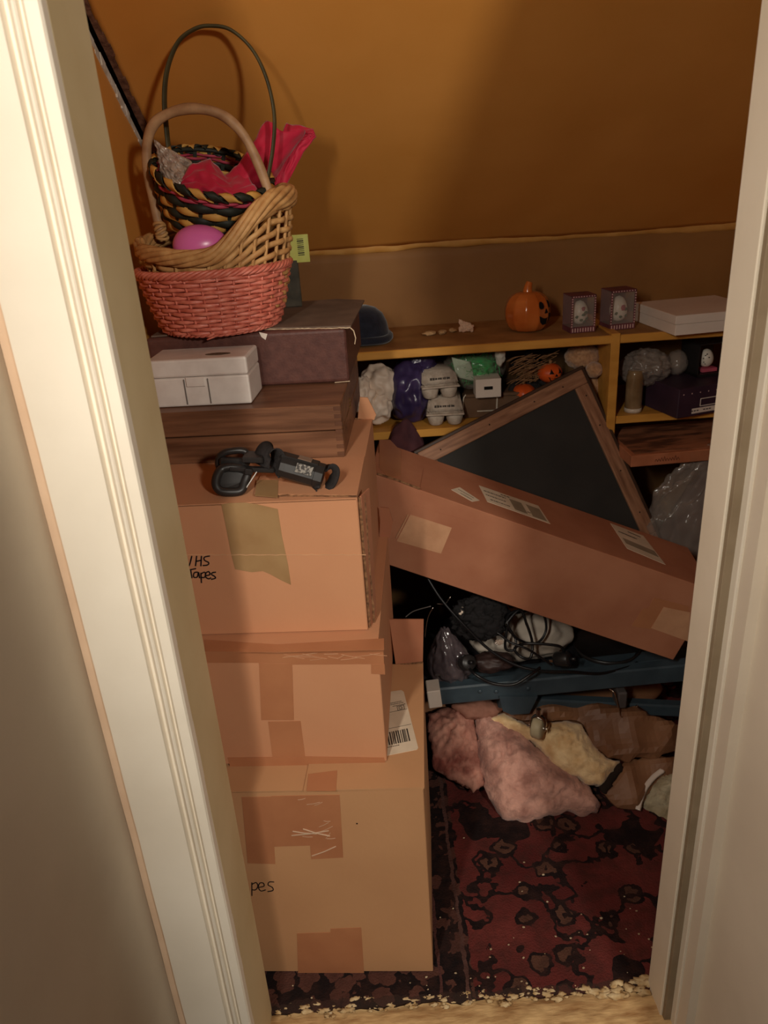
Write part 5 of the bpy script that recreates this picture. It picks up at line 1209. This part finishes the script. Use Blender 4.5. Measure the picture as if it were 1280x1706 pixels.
def cable(name, pts, Y, r, label, m_=CABLE):
    bm = B(); P = []
    for q in pts: P.append(atY(q[0], q[1], Y + (q[2] if len(q) > 2 else 0)))
    tube(bm, spline(P, 8), r, 7); return tag(obj(name, bm, m_, None, True), label, 'cable', 'cables tangled on the cot')
cable('power_cable', [(712, 962, .02), (735, 998, .0), (770, 1038, -.02), (815, 1082, -.03), (860, 1108, -.04), (905, 1118, -.05), (950, 1119, -.05), (1000, 1122, -.04), (1045, 1112, -.02), (1062, 1104, .0)], CY + .02, .0036, 'long black cable running from top left across to the right end')
cable('power_cable', [(838, 1040, .04), (858, 1062, .02), (858, 1082, .0), (842, 1078, .0), (850, 1030, .02), (868, 1020, .04), (902, 1020, .05), (910, 1050, .04), (893, 1072, .02), (862, 1064, .0), (846, 1040, .0), (848, 1024, .02), (866, 1016, .03)], CY + .02, .0034, 'black cable coiled in a loop on the white bag')
cable('power_cable', [(842, 1040, .02), (866, 1016, .04), (878, 1040, .03), (887, 1070, .02), (884, 1096, .0), (868, 1094, .0), (858, 1080, .02), (880, 1072, .0), (930, 1076, -.01), (940, 1086, .0)], CY + .0, .0036, 'black cable looping down in front of the white bag to the right plug')
cable('power_cable', [(778, 1106, .0), (790, 1122, -.05), (820, 1138, -.06), (856, 1140, -.06), (884, 1124, -.05), (900, 1112, -.03)], CY - .0, .0036, 'black cable sagging in front of the blue cot rail')
cable('power_cable', [(800, 1050, .02), (828, 1054, .01), (850, 1070, .0), (880, 1082, -.01), (920, 1108, -.02)], CY + .01, .003, 'black cable running along the lower edge of the white bag')
cable('thin_cable', [(676, 1028, .06), (690, 1018, .06), (718, 1010, .05)], CY, .0014, 'thin grey wire arching behind the raised box flap', CABLEG)
cable('thin_cable', [(728, 1006, .03), (742, 1006, .02), (748, 998, .0), (751, 994, .0)], CY, .0016, 'bent pale wire end at the top of the clear bag', CHROME)
def plug(pos, r, h_, d, label):
    d = Vector(d).normalized(); M_ = d.to_track_quat('Z', 'Y').to_matrix().to_4x4(); M_.translation = pos
    t = thing('plug_adapter', label, 'plug', pos)
    bm = B(); lathe(bm, [(.0005, -h_ / 2), (r * .9, -h_ / 2), (r, -h_ / 2 + .004), (r, h_ / 2 - .004), (r * .85, h_ / 2), (.0005, h_ / 2)], 18, M_); obj('plug_body', bm, BLACKP, t, True, world=True)
    bm = B(); tube(bm, [M_ @ Vector((0, 0, h_ / 2 - .002)), M_ @ Vector((0, 0, h_ / 2 + .016))], .0055, 8); obj('strain_relief', bm, CABLE, t, True, world=True)
    bm = B(); box(bm, (r * .5, 0, -h_ / 2 - .006), (.0015, .006, .014), M_); box(bm, (-r * .5, 0, -h_ / 2 - .006), (.0015, .006, .014), M_); obj('prongs', bm, CHROME, t, world=True)
plug(atY(778, 1104, CY - .01), .020, .030, (.3, -.7, .5), 'round black plug adapter by the clear bag')
plug(atY(938, 1098, CY + .0), .019, .040, (.7, -.5, .3), 'round black plug adapter right of the white bag')
bm = B(); c_ = atY(800, 1030, CY + .05); blob(bm, c_, (.066, .035, .056), .38, 2.6, 5, 4, ridged=True); tag(obj('cloth_bundle', bm, mat('black_cloth', (30, 27, 28), (22, 20, 20), rough=.9, scale=60, bump=.3), None, True), 'black cloth bundle between the clear bag and the white bag', 'cloth')
bm = B(); c_ = atY(822, 1102, CY + .03); blob(bm, c_, (.052, .032, .024), .25, 2, 4, 14); tag(obj('leather_pouch', bm, mat('dark_brown_leather', (62, 44, 40), (46, 32, 30), rough=.5), None, True), 'dark brown soft pouch behind the blue rail among the cables', 'pouch')
bm = B(); c_ = atY(1010, 1090, CY + .14); lathe(bm, [(.062, 0), (.082, .002), (.090, .022), (.084, .022), (.074, .008), (.0005, .008)], 36, Matrix.Translation((c_.x, c_.y, zd + .002)), cap=False)
bmesh.ops.contextual_create(bm, geom=[]) if False else None
tag(obj('black_dish', bm, BLACKP, None, True), 'shallow round black dish on the cot under the long box', 'dish')
bm = B(); c_ = atY(832, 1070, CY - .02); blob(bm, c_, (.010, .006, .006), .6, 3, 3, 5, ridged=True); tag(obj('foil_scrap', bm, BUBBLE, None), 'small crinkled foil scrap on the cables', 'scrap')
bm = B(); c_ = atY(768, 1020, CY + .05); blob(bm, (c_.x, c_.y, c_.z), (.014, .012, .018), .2, 2, 4, 6); tag(obj('paper_wad', bm, BAGW, None, True), 'small whitish wad beside the black cloth bundle', 'paper')

# flat printed carton on a big clear bag, right of the chalkboard
p = atY(1054, 772, 1.94); pq = p.z
t = thing('clear_bag', 'large clear plastic bag with dark contents right of the chalkboard', 'bag', (.885, 1.95, .018))
bm = B(); blob(bm, (.93, 1.953, .365), (.165, .046, .33), .10, 2, 5, 3); obj('contents', bm, mat('brownish_contents', (98, 82, 76), (66, 54, 50), rough=.6, scale=9), t, True, world=True)
bm = B(); blob(bm, (.925, 1.950, .385), (.215, .062, .362), .13, 2.4, 6, 5, ridged=True, fine=.25); obj('film', bm, CLEARF, t, True, world=True)
MPz = R(3); ctr = Vector((p.x + .15, p.y + .10, pq))
t = thing('flat_carton', 'flat orange-brown printed carton lying on the clear bag under the shelf', 'box', ctr, (0, 0, MPz))
bm = B(); box(bm, (0, 0, .016), (.34, .24, .032), bevel=.0015); obj('carton_body', bm, PIZZA, t)
bm = B(); box(bm, (0, .0, .0332), (.315, .215, .0020), bevel=.0006); obj('printed_lid', bm, PIZZAT, t)
bm = B(); rr = random.Random(31)
for k in range(9):
    x = -.105 + k * .0075; tube(bm, spline([(x, -.1203, .011), (x + .003, -.1203, .011 + rr.uniform(.006, .015)), (x + .006, -.1203, .012), (x + .008, -.1203, .010)], 3), 0, 4, flat=(.0016, .0008), up=(0, -1, 0))
obj('script_print', bm, mat('brown_print', (112, 62, 42), rough=.7), t, kind='stuff')
bm = B(); box(bm, (.07, -.1202, .016), (.16, .0010, .028)); obj('print_panel', bm, mat('darker_orange_print', (166, 104, 72), rough=.6), t)
